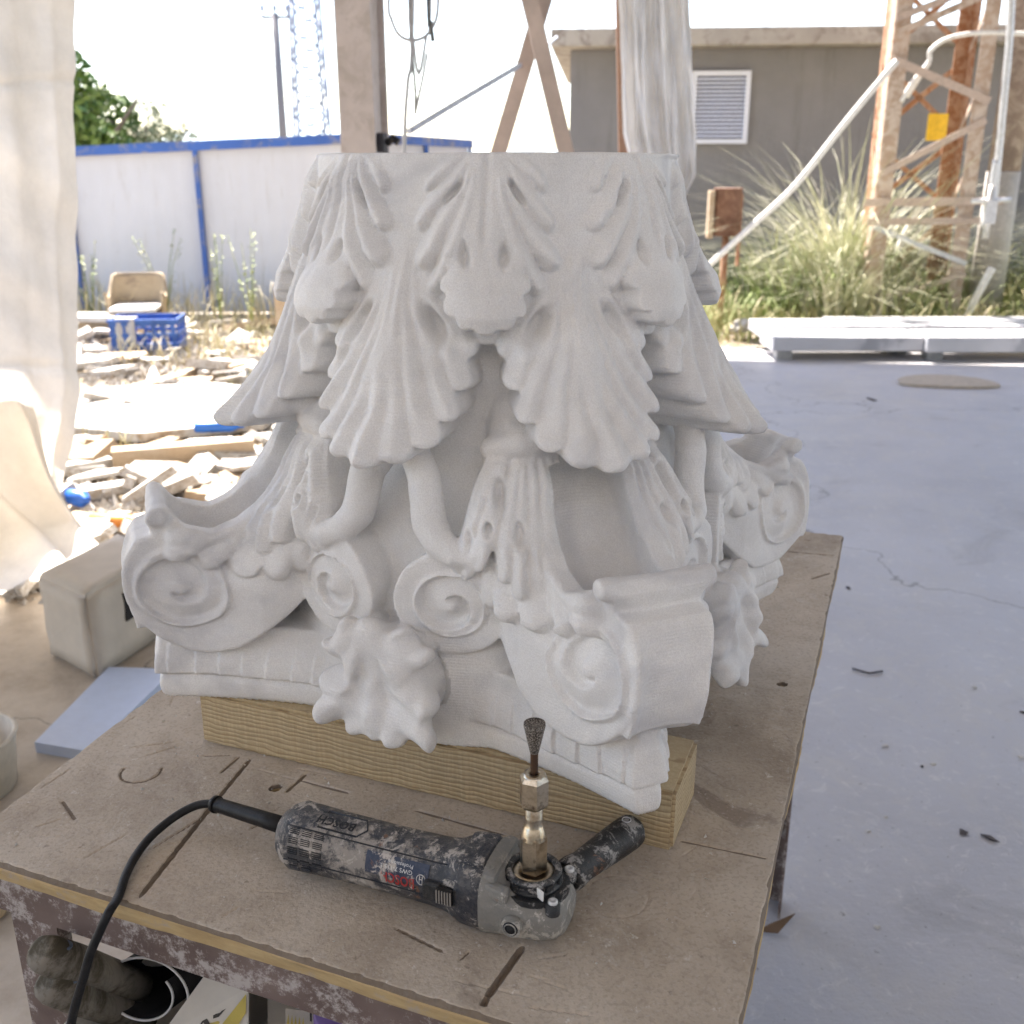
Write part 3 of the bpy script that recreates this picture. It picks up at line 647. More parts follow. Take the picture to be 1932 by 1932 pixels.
def tabletop():
    ns, nt_ = 400, 640; S, T = np.meshgrid(np.linspace(0, 1, ns), np.linspace(0, 1, nt_), indexing='ij')
    P = [np.array(v[:2]) for v in (TA, TB_, TC, TD)]
    XY = (1 - S)[..., None] * (1 - T)[..., None] * P[0] + S[..., None] * (1 - T)[..., None] * P[1] + S[..., None] * T[..., None] * P[2] + (1 - S)[..., None] * T[..., None] * P[3]
    X, Y = XY[..., 0], XY[..., 1]; h = np.zeros(X.shape)
    G = lambda a, b, wd, dp: (a, b, wd, dp)
    cuts = [((472, 1432), (400, 1519), 2.2, 3.5), ((400, 1519), (264, 1691), 2.4, 4), ((452, 1427), (416, 1458), 1.5, 2.5), ((383, 1426), (436, 1424), 1.3, 1.6), ((578, 1460), (540, 1494), 1.7, 3),
            ((567, 1472), (659, 1496), 1.6, 2.5), ((479, 1449), (562, 1472), 1.2, 1.2), ((515, 1539), (472, 1564), 1.2, 1.6), ((400, 1530), (281, 1604), 1.2, 1.4), ((392, 1540), (330, 1575), 1.0, 1.0),
            ((117, 1510), (142, 1546), 2.2, 2.0), ((778, 1527), (953, 1575), 1.6, 2.4), ((746, 1750), (838, 1796), 1.6, 2.2), ((986, 1786), (919, 1880), 3.0, 4.5), ((919, 1880), (890, 1950), 2.6, 4),
            ((886, 1795), (866, 1812), 1.5, 1.5), ((1000, 1840), (1080, 1870), 1.2, 1.0), ((1275, 1584), (1460, 1622), 1.6, 1.6), ((1480, 1040), (1585, 1049), 1.6, 2.2), ((1500, 1016), (1530, 1020), 1.5, 1.5),
            ((1530, 1092), (1570, 1080), 2.2, 2.0), ((70, 1560), (115, 1545), 1.2, 1.1), ((50, 1578), (120, 1577), 1.0, .9), ((250, 1410), (330, 1400), 1.2, 1.0), ((270, 1428), (335, 1408), 1.2, 1.0),
            ((330, 1300), (322, 1330), 1.2, 1.0), ((600, 1590), (730, 1640), 1., .8), ((860, 1850), (1000, 1880), 1.2, 1.0), ((1180, 1640), (1260, 1672), 1.3, 1.0), ((1000, 1900), (1120, 1916), 1.3, 1.2),
            ((420, 1730), (450, 1712), 1.2, 1.0), ((1240, 1300), (1300, 1312), 1.2, 1.0), ((1380, 1560), (1500, 1590), 1.2, .8)]
    def w_(p): v = at_z(p[0], p[1], TABLE); return np.array([v.x, v.y])
    for a, b, wd, dp in cuts:
        a, b = w_(a), w_(b); v = b - a; t = np.clip(((X - a[0]) * v[0] + (Y - a[1]) * v[1]) / (v @ v), 0, 1); d = np.hypot(X - a[0] - t * v[0], Y - a[1] - t * v[1])
        taper = np.clip(np.minimum(t, 1 - t) * 9 + .35, 0, 1); h = np.minimum(h, -dp * .001 * taper * np.clip(1.45 - d / (wd * .001 * .95), 0, 1))
    hc = w_((519.5, 1486.5)); d = np.hypot(X - hc[0], Y - hc[1]); h = np.where(d < .0066, -.014, h)
    hc = w_((1476, 1291)); d = np.hypot(X - hc[0], Y - hc[1]); h = np.where(d < .006, -.012, h)
    rc = w_((266, 1455)); d = np.hypot(X - rc[0], Y - rc[1]); an = np.arctan2(Y - rc[1], X - rc[0]); h = np.minimum(h, -.0022 * np.clip(1.4 - np.abs(d - .0215) / .0014, 0, 1) * (np.sin(an) < .35))
    rc = w_((1165, 1690)); d = np.hypot(X - rc[0], Y - rc[1]); h = np.minimum(h, -.0007 * np.clip(1.4 - np.abs(d - .028) / .0015, 0, 1))
    rng = np.random.default_rng(8)
    for _ in range(90):
        a = np.array([rng.uniform(0, 1), rng.uniform(0, 1)]); a = P[0] * (1 - a[0]) * (1 - a[1]) + P[1] * a[0] * (1 - a[1]) + P[2] * a[0] * a[1] + P[3] * (1 - a[0]) * a[1]
        ln = rng.uniform(.006, .05); th = rng.normal(.6, 1.0); b = a + ln * np.array([math.cos(th), math.sin(th)]); v = b - a
        m_ = (np.abs(X - a[0]) < .07) & (np.abs(Y - a[1]) < .07); xs, ys = X[m_], Y[m_]
        t = np.clip(((xs - a[0]) * v[0] + (ys - a[1]) * v[1]) / (v @ v), 0, 1); d = np.hypot(xs - a[0] - t * v[0], ys - a[1] - t * v[1]); h[m_] = np.minimum(h[m_], -rng.uniform(.0004, .001) * np.clip(1.4 - d / .0013, 0, 1))
    # worn, chipped rim
    es = np.minimum(S, 1 - S) * .78; et = np.minimum(T, 1 - T) * 1.25; e = np.minimum(es, et)
    wob = .5 + .5 * np.sin(X * 71 + Y * 53 + 3 * np.sin(X * 23 - Y * 31)) * np.sin(X * 190 - Y * 133 + 2 * np.sin(Y * 60)); h = np.where(e < .008, h * 0 - np.clip(1 - e / (.0015 + .004 * wob ** 2), 0, 1) ** 1.5 * .0048, h)
    # near edge sags a little in plan
    idx = np.arange(ns * nt_).reshape(ns, nt_); V = np.stack([X, Y, TABLE + h], -1).reshape(-1, 3)
    rgw = lambda q: .0004 * np.sin(q * 47 + 2 * np.sin(q * 19)) + .0005 * np.sin(q * 23 + 1) + .0016 * np.sin(q * 7)
    Fq = np.stack([idx[:-1, :-1], idx[1:, :-1], idx[1:, 1:], idx[:-1, 1:]], -1).reshape(-1, 4)
    ring = np.concatenate([idx[:, 0], idx[-1, 1:], idx[-2::-1, -1], idx[0, -2:0:-1]]); Vr = V[ring]
    cen = V.mean(0); rows = []
    layers = [(-.0066, .001), (-.013, .0), (-.022, -.002), (-.0225, -.03)]
    for k, (dz, out) in enumerate(layers):
        r_ = Vr.copy(); dirv = r_[:, :2] - cen[:2]; dirv /= np.linalg.norm(dirv, axis=1)[:, None]; wv = rgw(r_[:, 0] * 3 + r_[:, 1] * 2 + k * 1.7)
        r_[:, :2] += dirv * (out + wv * (k < 3))[:, None]; r_[:, 2] = TABLE + dz; rows.append(r_)
    n0 = len(V); m_ = len(ring); V = np.concatenate([V] + rows); ids = [ring] + [n0 + k * m_ + np.arange(m_) for k in range(len(layers))]
    F2 = [np.stack([ids[k], ids[k + 1], np.roll(ids[k + 1], -1), np.roll(ids[k], -1)], -1) for k in range(len(layers))]
    Fq = np.concatenate([Fq] + [f[:, ::-1] for f in F2]); me = bpy.data.meshes.new('tabletop'); me.vertices.add(len(V)); me.vertices.foreach_set('co', V.astype(np.float32).ravel())
    cap = ids[-1]; me.loops.add(Fq.size + len(cap)); me.loops.foreach_set('vertex_index', np.concatenate([Fq.ravel(), cap[::-1]]).astype(np.int32))
    me.polygons.add(len(Fq) + 1); me.polygons.foreach_set('loop_start', np.concatenate([np.arange(0, Fq.size + 1, 4)]).astype(np.int32)); me.polygons.foreach_set('loop_total', np.concatenate([np.full(len(Fq), 4), [len(cap)]]).astype(np.int32))
    me.update(calc_edges=True); me.materials.append(M_TOP); me.polygons.foreach_set('use_smooth', [False] * len(me.polygons)); o = link(bpy.data.objects.new('tabletop', me), table_t)
    return o
tabletop()
def bar_between(mb, a, b, wd, ht, ins=0.0):
    a, b = Vector(a), Vector(b); d = b - a; x = d.normalized(); z = Vector((0, 0, 1)) if abs(x.z) < .9 else Vector((0, 1, 0)); y = z.cross(x).normalized(); z = x.cross(y)
    M = Matrix((x, y, z)).transposed(); mb.box((a + b) / 2, (d.length, wd, ht), M); return mb
def inset(p, q, r_, k): return p + (q - p).normalized() * k + (r_ - p).normalized() * k
c4 = [inset(TA, TB_, TD, .018), inset(TB_, TA, TC, .018), inset(TC, TB_, TD, .03), inset(TD, TC, TA, .03)]
for i in range(4):
    a, b = c4[i], c4[(i + 1) % 4]; mb = MB(); z = TABLE - .0235 - .026
    n_ = (b - a).normalized().cross(Vector((0, 0, 1)))
    bar_between(mb, a + Vector((0, 0, z)), b + Vector((0, 0, z)), .006, .052)
    bar_between(mb, a + Vector((0, 0, TABLE - .0265)) - n_ * .0235, b + Vector((0, 0, TABLE - .0265)) - n_ * .0235, .04, .005)
    mb.build('frame_rail', M_FRAME, table_t)
for i, cpt in enumerate(c4):
    a = c4[(i + 1) % 4] - cpt; b = c4[(i - 1) % 4] - cpt; a.normalize(); b.normalize(); mb = MB(); p = cpt + (a + b) * .012
    ll = .052 if i != 0 else .06
    x = a; y = Vector((0, 0, 1)).cross(a).normalized(); y = y if y.dot(b) > 0 else -y; M = Matrix((x, y, Vector((0, 0, 1)))).transposed()
    if M.determinant() < 0: M = Matrix((-x, y, Vector((0, 0, 1)))).transposed()
    hz = TABLE - .08
    mb.box(p + x * ll / 2 + Vector((0, 0, hz / 2)), (ll, .005, hz), M); mb.box(p + y * (ll / 2 + .006) + Vector((0, 0, hz / 2)), (.005, ll - .006, hz), M); mb.build('leg', M_FRAME, table_t)

# ================================================================== WOODEN BEAMS UNDER THE CAPITAL
M_BEAM = wood('sawn_pine', (.52, .41, .25), (.33, .235, .13), (.36, .29, .20), 55)
def beam(x0, y0, ln, dp, ht, rz, label, group=None):
    bm = bmesh.new(); bmesh.ops.create_cube(bm, size=1)
    for v in bm.verts: v.co = Vector(((v.co.x + .5) * ln, (v.co.y + .5) * dp, (v.co.z + .5) * ht))
    bmesh.ops.bevel(bm, geom=bm.edges[:], offset=.0035, segments=2, affect='EDGES')
    bmesh.ops.subdivide_edges(bm, edges=[e for e in bm.edges if e.calc_length() > .3], cuts=60)
    rr = random.Random(4)
    for v in bm.verts:
        v.co.y += rr.uniform(-.0007, .0007); 
        if 0 < v.co.z < ht * .2: v.co.z += rr.uniform(-.0004, .0012)
    me = bpy.data.meshes.new('wooden_beam'); bm.to_mesh(me); bm.free(); me.materials.append(M_BEAM)
    o = link(bpy.data.objects.new('wooden_beam', me)); o.location = (x0, y0, TABLE); o.rotation_euler = (0, 0, rz); return tag(o, label, 'beam', group)
brz = math.atan2(.839 - 1.04, .153 + .359)
beam(-.359, 1.04, .553, .105, .0668, brz, 'sawn pine beam under the front of the marble capital, behind the grinder')
beam(-.25, 1.38, .50, .09, .0668, brz, 'pine beam under the back of the marble capital, behind the front beam')

# ================================================================== ANGLE GRINDER
def grinder():
    def splat(name, base, rough, dust=(.33, .30, .27), cover=.5):
        m = MT(name, rough=rough); n = m.noise(42, 10, .80, dist=.25); nb = m.noise(11, 4, .6, dist=.3)
        s_ = m.math('ADD', m.math('MULTIPLY', n, .6), m.math('MULTIPLY', nb, .4)); lo = .575 - cover * .12
        film = m.ramp(m.noise(95, 6, .75), [(.42, .0), (.66, .24 if cover > -.2 else .08)]); c = m.mix(m.ramp(s_, [(lo, 0.), (lo + .055, .92)]), m.mix(film, base, dust), dust)
        c = m.mix(m.ramp(m.noise(50, 8, .8, dist=.5), [(.53, 0.), (.58, .9)]), c, tuple(min(1, d * 1.35) for d in dust))
        c = m.mix(m.ramp(m.noise(34, 6, .7, dist=.5), [(.645, 0.), (.67, .6)]), c, (.22, .10, .05))
        c = m.mix(m.ramp(m.noise(70, 6, .75, dist=1), [(.30, .8), (.40, 0.)]), c, tuple(b * .6 for b in base)); m.color(c)
        m.rough(m.ramp(s_, [(lo, rough), (lo + .04, .9)])); m.bump(n, .002); m.bump(m.noise(150, 4), .0006); return m.m
    MB_BODY = splat('dusty_navy_plastic', (.020, .024, .034), .38, cover=.40); MB_CAST = splat('cast_aluminium', (.21, .205, .19), .5, (.36, .34, .31), .3)
    M_RING = splat('dusty_black_metal', (.016, .018, .021), .34, (.28, .27, .26), -.5)
    M_NICK = MT('worn_brass_steel', (.44, .37, .27), .28, 1.0); M_NICK.color(M_NICK.ramp(M_NICK.noise(45, 6, .7), [(.35, (.30, .24, .17)), (.55, (.58, .51, .40)), (.68, (.16, .12, .09))])); M_NICK.bump(M_NICK.noise(120, 4), .0004); M_NICK = M_NICK.m
    M_STUD = plain('dark_bronze', (.10, .06, .04), .45, .8, .3, 80); M_BURR = MT('diamond_grit', (.12, .105, .09), .5, .6)
    M_BURR.color(M_BURR.ramp(M_BURR.noise(900, 2, .5), [(.45, (.06, .05, .04)), (.62, (.40, .36, .32))])); M_BURR.bump(M_BURR.noise(900, 2), .0012); M_BURR = M_BURR.m
    M_VENT = plain('vent_dark', (.008, .009, .012), .7)
    S = Vector((.0185, .738)); rear = at_z(560, 1572, TABLE + .033); d = Vector((rear.x - S.x, rear.y - S.y)); L = d.length; rz = math.atan2(d.y, d.x)
    g = thing('angle_grinder', 'dusty navy angle grinder lying on the bench with a burr standing up from its spindle', 'angle grinder', (S.x, S.y, TABLE), rz)
    Z = lambda py: at_y(1005, py, S.y).z - TABLE
    # body : superellipse sections along x
    def loft(name, secs, mat, n=40, capped=True, parent=g, smooth=True):
        mb = MB(); vs = []; fs = []
        for x, cy_, cz, ry, rz_, e in secs:
            for j in range(n):
                a = 2 * math.pi * j / n; c_, s_ = math.cos(a), math.sin(a)
                vs.append((x, cy_ + ry * math.copysign(abs(c_) ** (2 / e), c_), cz + rz_ * math.copysign(abs(s_) ** (2 / e), s_)))
        for i in range(len(secs) - 1):
            for j in range(n): a = i * n + j; b = i * n + (j + 1) % n; fs.append((a, a + n, b + n, b))
        mb.add(vs, fs, smooth); mb.add(vs[:n], [tuple(range(n))]); mb.add(vs[-n:], [tuple(range(n))[::-1]]); return mb.build(name, mat, parent)
    zc = .0335
    bodyR = lambda x: float(np.interp(x, [.03, .045, .06, .085, .13, .19, .235, L + .004], [.036, .035, .032, .0285, .0278, .0285, .030, .0275]))
    secs = [(.036, 0, zc, .0365, .0345, 2.8), (.040, 0, zc, .0375, .0355, 2.8), (.058, 0, zc, .0360, .0345, 2.7), (.066, 0, zc, .0325, .0330, 2.6)]
    for x in np.linspace(.074, L - .004, 12): secs.append((x, 0, zc - .001, bodyR(x), bodyR(x) * 1.02, 2.35))
    secs += [(L + .004, 0, zc - .001, .0265, .027, 2.3), (L + .010, 0, zc - .001, .022, .0225, 2.2), (L + .0135, 0, zc, .013, .013, 2.1)]
    loft('housing', secs, MB_BODY)
    def on_body(x, ang, lift=.0006, y_off=0):  # ang: 0 = +y side, 90 = up ; superellipse surface
        r_ = bodyR(x); e = 2.35; c_, s_ = math.cos(R(ang)), math.sin(R(ang))
        y = r_ * math.copysign(abs(c_) ** (2 / e), c_); z = r_ * 1.02 * math.copysign(abs(s_) ** (2 / e), s_); n = Vector((0, y, z)).normalized()
        return Vector((x, y, zc - .001 + z)) + n * lift
    def patch(name, x0, x1, a0, a1, lift, mat, nx=8, na=8, parent=g, thick=.001):
        mb = MB(); vs = [on_body(x0 + (x1 - x0) * i / nx, a0 + (a1 - a0) * j / na, lift) for i in range(nx + 1) for j in range(na + 1)]
        lo = [on_body(x0 + (x1 - x0) * i / nx, a0 + (a1 - a0) * j / na, lift - thick) for i in range(nx + 1) for j in range(na + 1)]
        m_ = (nx + 1) * (na + 1); fs = []
        for i in range(nx):
            for j in range(na): q = (i * (na + 1) + j, (i + 1) * (na + 1) + j, (i + 1) * (na + 1) + j + 1, i * (na + 1) + j + 1); fs += [q, tuple(v + m_ for v in q[::-1])]
        rim = [i * (na + 1) for i in range(nx + 1)] + [nx * (na + 1) + j for j in range(1, na + 1)] + [i * (na + 1) + na for i in range(nx - 1, -1, -1)] + [j for j in range(na - 1, 0, -1)]
        for a, b in zip(rim, rim[1:] + rim[:1]): fs.append((a, a + m_, b + m_, b))
        mb.add(vs + lo, fs, False); return mb.build(name, mat, parent)
    # raised panel outlines, seams
    def rib_line(name, pts, rad, mat, parent=g):
        mb = MB(); mb.tube([on_body(x, a, .0002) for x, a in pts], rad, 6); return mb.build(name, mat, parent)
    # camera side is +y in this frame (angles 0..60 up)
    CS = 1 if (Matrix.Rotation(-rz, 2) @ (-S)).y > 0 else -1
    A = lambda a: a if CS > 0 else 180 - a
    M_SEAM = plain('seam', (.012, .014, .02), .5)
    rib_line('seam', [(x, A(52)) for x in np.linspace(.07, L - .004, 14)], .0007, M_SEAM)
    rib_line('seam', [(x, A(-8)) for x in np.linspace(.07, L - .004, 14)], .0007, M_SEAM)
    px = [.165, .205, .205, .165, .158]; pa = [A(62), A(62), A(100), A(100), A(80)]
    rib_line('panel_outline', list(zip(px, pa)) + [(px[0], pa[0])], .0009, M_SEAM)
    # vents
    for row, (a0, xs) in enumerate([(38, 3), (20, 3), (2, 3), (-16, 3), (-30, 2)]):
        for k in range(xs):
            x0 = L - .009 - .0125 * k - .0095
            patch('vent', x0, x0 + .0095, A(a0), A(a0 + 12), .0002, M_VENT, 3, 3)
            for q in range(3): patch('vent_bar', x0, x0 + .0095, A(a0 + 2.2 + q * 3.4), A(a0 + 3.6 + q * 3.4), .0009, MB_BODY, 2, 1)
    # rating label with its writing, upside down to the camera
    M_LAB = splat('label_navy', (.02, .035, .075), .45, (.40, .36, .32), -.9)
    lab = patch('label', .088, .150, A(4), A(44), .0006, M_LAB, 14, 8)
    def text_on(s, size, x_start, a_base, mat, name, bold=0.0, sx=1):
        cu = bpy.data.curves.new('t', 'FONT'); cu.body = s; cu.size = size; cu.offset = bold; cu.resolution_u = 2; o = bpy.data.objects.new('t', cu); COL.objects.link(o); dg = bpy.context.evaluated_depsgraph_get(); dg.update()
        me = bpy.data.meshes.new_from_object(o.evaluated_get(dg)); bpy.data.objects.remove(o)
        bm = bmesh.new(); bm.from_mesh(me); bmesh.ops.triangulate(bm, faces=bm.faces[:]); bmesh.ops.subdivide_edges(bm, edges=[e for e in bm.edges if e.calc_length() > .002], cuts=1)
        for v in bm.verts: v.co = on_body(x_start + v.co.x * sx, a_base + (-1 if CS > 0 else 1) * math.degrees(v.co.y / .029), .0009)
        bm.to_mesh(me); bm.free(); me.materials.clear(); me.materials.append(mat); me.name = name; link(bpy.data.objects.new(name, me), lab)
    M_RED = splat('print_red', (.38, .02, .02), .5, (.40, .36, .32), -.9); M_WH = plain('print_white', (.62, .62, .62), .5)
    text_on('BOSCH', .0105, .1005, A(12), M_RED, 'lettering', .0002); text_on('GWS 7-115 E', .0058, .103, A(26), M_WH, 'lettering'); text_on('Professional', .0052, .103, A(36), M_WH, 'lettering')
    text_on('BOSCH', .012, .170, A(86), M_SEAM, 'lettering', .0003)
    mb = MB()
    for r_ in (.0042,):
        mb.tube([on_body(.0945 + r_ * math.cos(t), A(15 + math.degrees(r_ * math.sin(t) / .029)), .0009) for t in np.linspace(0, 2 * math.pi, 25)], .0004, 5)
    mb.tube([on_body(.0945 - .0014, A(15 - 6 + k * 3), .0009) for k in range(5)], .0004, 5); mb.tube([on_body(.0945 + .0014, A(15 - 6 + k * 3), .0009) for k in range(5)], .0004, 5); mb.tube([on_body(.0945 - .0014 + k * .0014, A(15), .0009) for k in range(3)], .0004, 5)
    mb.build('emblem', M_WH, lab)
    # slide switch
    mb = MB(); sy = CS
    mb.box((.074, sy * .0325, zc + .004), (.032, .007, .017), None, .002); o = mb.build('switch_cover', M_RING, g)
    sw = MB(); sw.box((.068, sy * .0350, zc + .005), (.016, .008, .015), None, .0015); sw = sw.build('slide_switch', M_BLACK, g)
    mb = MB()
    for k in range(6): mb.box((.0615 + .0026 * k, sy * .0392, zc + .005), (.0011, .0012, .013))
    mb.build('grip_ribs', plain('dusty_rib', (.26, .24, .22), .8), sw)
    # gear head
    loft('gear_case', [(-.034, 0, .024, .012, .010, 2.4), (-.033, 0, .024, .020, .014, 2.6), (-.028, 0, .0245, .026, .0185, 2.8), (-.018, 0, .025, .0305, .0210, 3), (.0, 0, .0255, .0335, .0225, 3.2), (.018, 0, .029, .0355, .0265, 3.2), (.030, 0, .0335, .0375, .0345, 3), (.0365, 0, .0335, .0385, .0355, 2.9)], MB_CAST)
    mb = MB(); mb.prism([(math.cos(t) * .031 + -.001, math.sin(t) * .0295) for t in np.linspace(0, 2 * math.pi, 33)[:-1]], .042, .0480); 
    for sx, sy_ in ((1, 1), (1, -1), (-1, 1), (-1, -1)): mb.lathe([(.0065, .038), (.0065, .0485), (0, .0485)], 14, Matrix.Translation((sx * .0245 - .001, sy_ * .0225, 0)))
    mb.build('bearing_flange', M_RING, g)
    for sx, sy_ in ((1, 1), (1, -1), (-1, 1), (-1, -1)):
        mb = MB(); mb.lathe([(.0043, .0480), (.0043, .0505), (.0034, .0513), (.0018, .0513), (.0018, .0500), (0, .0500)], 12, Matrix.Translation((sx * .0245 - .001, sy_ * .0225, 0))); mb.build('screw', M_GALV, g)
    mb = MB(); mb.lathe([(.0240, .0475), (.0255, .0490), (.0255, .0520), (.0230, .0530), (.0230, .0560), (.0245, .0568), (.0245, .0598), (.0225, .0608), (.0190, .0608), (.0185, .0550), (.006, .0550)], 40)
    for k in range(10):
        a = k * math.pi / 5; mb.box((.0236 * math.cos(a), .0236 * math.sin(a), .0545), (.0030, .007, .006), Matrix.Rotation(a, 3, 'Z'))
    mb.build('guard_collar', M_RING, g)
    mb = MB(); mb.lathe([(.0182, .055), (.0182, .0582), (.0140, .0588), (.0130, .0578), (.0, .0578)], 36); mb.build('seal_ring', M_NICK, g)
    mb = MB(); mb.box((-.014 * 1, CS * .0232, .0545), (.009, .0012, .009), Matrix.Rotation(.55 * -CS, 3, 'Z')); mb.build('sticker', M_WHITE, g)
    # ribs / brackets of the casting, threaded handle socket on the camera side
    mb = MB(); mb.tube([(.006, CS * .030, .026), (.006, CS * .0400, .026)], [.0098, .0088], 24); sock = mb.build('handle_socket', MB_CAST, g)
    mb = MB(); mb.lathe([(.0066, 0), (.0066, .0006), (.0, .0006)], 20, Matrix.Translation((.006, CS * .0400, .026)) @ Matrix.Rotation(-CS * math.pi / 2, 4, 'X')); mb.build('socket_hole', M_VENT, sock)
    mb = MB()
    for k in range(3): mb.tube([(.006 + .0052 * math.cos(t), CS * (.0406 + .0002 * k), .026 + .0052 * math.sin(t)) for t in np.linspace(0, 2 * math.pi, 17)], .0004 + .0001 * k, 5)
    mb.build('thread', MB_CAST, sock)
    mb = MB(); mb.box((.030, 0, .0585), (.012, .060, .014), None, .004); mb.box((.022, CS * .031, .052), (.022, .010, .014), Matrix.Rotation(-.25 * CS, 3, 'Z'), .003); mb.box((.022, -CS * .031, .052), (.022, .010, .014), Matrix.Rotation(.25 * CS, 3, 'Z'), .003); mb.build('casting_lugs', MB_CAST, g)
    mb = MB(); mb.box((.050, 0, .0655), (.026, .044, .009), Matrix.Rotation(.12, 3, 'Y'), .004); mb.build('top_ridge', MB_BODY, g)
    # spindle extension, nut, stud, burr: heights read off the photograph
    hexl = [(math.cos(t) , math.sin(t)) for t in np.linspace(0, 2 * math.pi, 7)[:-1]]
    def hexprism(mb, r_, z0, z1, ch=.0018):
        for z, k in ((z0, r_ * .86), (z0 + ch, r_), (z1 - ch, r_), (z1, r_ * .84)): pass
        prof = [(r_ * .80, z0), (r_, z0 + ch), (r_, z1 - ch), (r_ * .80, z1)]; vs = [(k * a, k * b, z) for k, z in prof for a, b in hexl]; fs = [(i * 6 + j, i * 6 + (j + 1) % 6, (i + 1) * 6 + (j + 1) % 6, (i + 1) * 6 + j) for i in range(3) for j in range(6)]
        fs += [tuple(range(6))[::-1], tuple(range(18, 24))]; mb.add(vs, fs)
    z_b, z_h1, z_h0, z_t1, z_n0, z_n1, z_s, z_c = .056, max(Z(1652), .0585), Z(1563), Z(1522), Z(1518), Z(1458), Z(1418), Z(1364)
    mb = MB(); mb.lathe([(.0085, .056), (.0085, z_h1 + .004)], 24); mb.build('spindle', M_STUD, g)
    mb = MB(); hexprism(mb, .0122, z_h1, z_h0 - .004); mb.lathe([(.0115, z_h0 - .008), (.0080, z_h0 + .003), (.0072, z_h0 + .004), (.0072, z_h0 + .012)], 24)
    zt = z_h0 + .010
    while zt < z_n0: mb.lathe([(.0066, zt), (.0076, zt + .0006), (.0066, zt + .0012)], 20); zt += .0013
    mb.build('extension', M_NICK, g)
    mb = MB(); hexprism(mb, .0128, z_n0 - .001, z_n1 - .002, .0035); mb.lathe([(.0098, z_n1 - .004), (.0088, z_n1), (.0046, z_n1), (.0044, z_n1 - .002)], 24); mb.build('collet_nut', M_NICK, g)
    mb = MB(); mb.lathe([(.0033, z_n1 - .004), (.0033, z_s + .004)], 16); mb.build('burr_shank', M_STUD, g)
    mb = MB(); mb.lathe([(.0036, z_s - .001), (.0045, z_s + .003), (.0092, z_c - .002), (.0090, z_c), (.006, z_c - .0012), (0, z_c - .0014)], 28); mb.build('burr', M_BURR, g)
    # side handle, pointing away from the camera to the right
    iv = Matrix.Rotation(-rz, 3, 'Z'); off = Vector((S.x, S.y, TABLE))
    h0 = iv @ (at_z(1068, 1655, TABLE + .035) - off); h1 = iv @ (at_z(1198, 1562, TABLE + .030) - off); dv = (h1 - h0)
    mb = MB(); ts = [0, .05, .1, .2, .4, .6, .75, .88, .95, 1.0]; rs = [.0135, .0155, .0155, .0138, .0148, .0158, .0163, .0165, .0156, .0115]
    mb.tube([h0 + dv * t for t in ts], rs, 24); hd = mb.build('side_handle', splat('dusty_black_grip', (.012, .012, .013), .4, (.25, .24, .23), -1.5), g)
    mb = MB(); nrm = Vector((0, 0, 1)); mb.tube([h0 + dv * .86 + Vector((0, 0, .0164)) + (iv @ Vector((math.cos(t), math.sin(t), 0))) * .0042 for t in np.linspace(0, 2 * math.pi, 15)], .0005, 5); mb.build('grip_mark', M_CABLE, hd)
    mb = MB(); mb.tube([h0 * .45 + Vector((0, 0, .032 * .55)), h0 + dv * .05], .0055, 12); mb.build('handle_bolt', M_STUD, g)
    # cord boot and cord
    P = lambda x, y, z: iv @ (at_z(x, y, TABLE + z) - off)
    b0 = Vector((L + .008, 0, zc + .004)); b1 = P(402, 1516, .026)
    mb = MB(); mb.tube([b0, b0.lerp(b1, .3), b0.lerp(b1, .6), b0.lerp(b1, .95), b1], [.0085, .0080, .0076, .0072, .0070], 16)
    mb.tube([b0.lerp(b1, .94), b0.lerp(b1, .98)], .0088, 16); mb.build('cord_boot', M_BLACK, g)
    Q = [b1, P(370, 1520, .022), P(330, 1541, .015), P(285, 1578, .008), P(255, 1617, .0055), P(237, 1652, .0055), P(224, 1690, .003)]
    for x, y, Y in ((205, 1722, .747), (187, 1760, .742), (170, 1800, .738), (156, 1850, .735), (140, 1905, .733), (130, 1960, .732), (122, 2060, .73)): Q.append(iv @ (at_y(x, y, Y) - off))
    # smooth the path
    pts = []
    for i in range(len(Q) - 1):
        p0, p1, p2, p3 = Q[max(i - 1, 0)], Q[i], Q[i + 1], Q[min(i + 2, len(Q) - 1)]
        for k in range(6):
            t = k / 6; pts.append(.5 * ((2 * p1) + (p2 - p0) * t + (2 * p0 - 5 * p1 + 4 * p2 - p3) * t * t + (3 * p1 - p0 - 3 * p2 + p3) * t ** 3))
    mb = MB(); mb.tube(pts, .0042, 12); mb.build('power_cord', M_BLACK, g)
    return g
grinder()

# ================================================================== ADDED BOUNCE WALL BEHIND THE CAMERA, COLUMN, BRACES, CURTAINS
M_WALL = plain('bounce_wall_pale', (.52, .50, .47), .85, var=.08, scale=1.2, bump=.003)
mb = MB(); mb.box((3.5, -4.1, 2.2), (19, .2, 4.4)); o = mb.build('bounce_wall', M_WALL); tag(o, 'added pale wall behind the camera, bouncing light onto the capital', 'wall')  # unseen wall added to cut sky fill and bounce light onto the capital
col = thing('steel_column', 'dusty pinkish grey steel column left of the hanging cables', 'column', (at_y(690, 290, 4.15).x, 4.15, 0), R(-14))
mb = MB(); cw = .138
mb.box((0, -cw * .5, 2.3), (cw, .011, 4.6)); mb.box((0, cw * .5, 2.3), (cw, .011, 4.6)); mb.box((cw * .30, 0, 2.3), (.010, cw - .012, 4.6)); mb.box((-cw * .44, 0, 2.3), (.010, cw - .012, 4.6)); mb.build('column_section', M_STEEL, col)
mb = MB(); mb.box((0, 0, .012), (.30, .30, .02)); mb.build('base_plate', M_STEEL, col)
zb = at_y(740, 268, 4.0).z
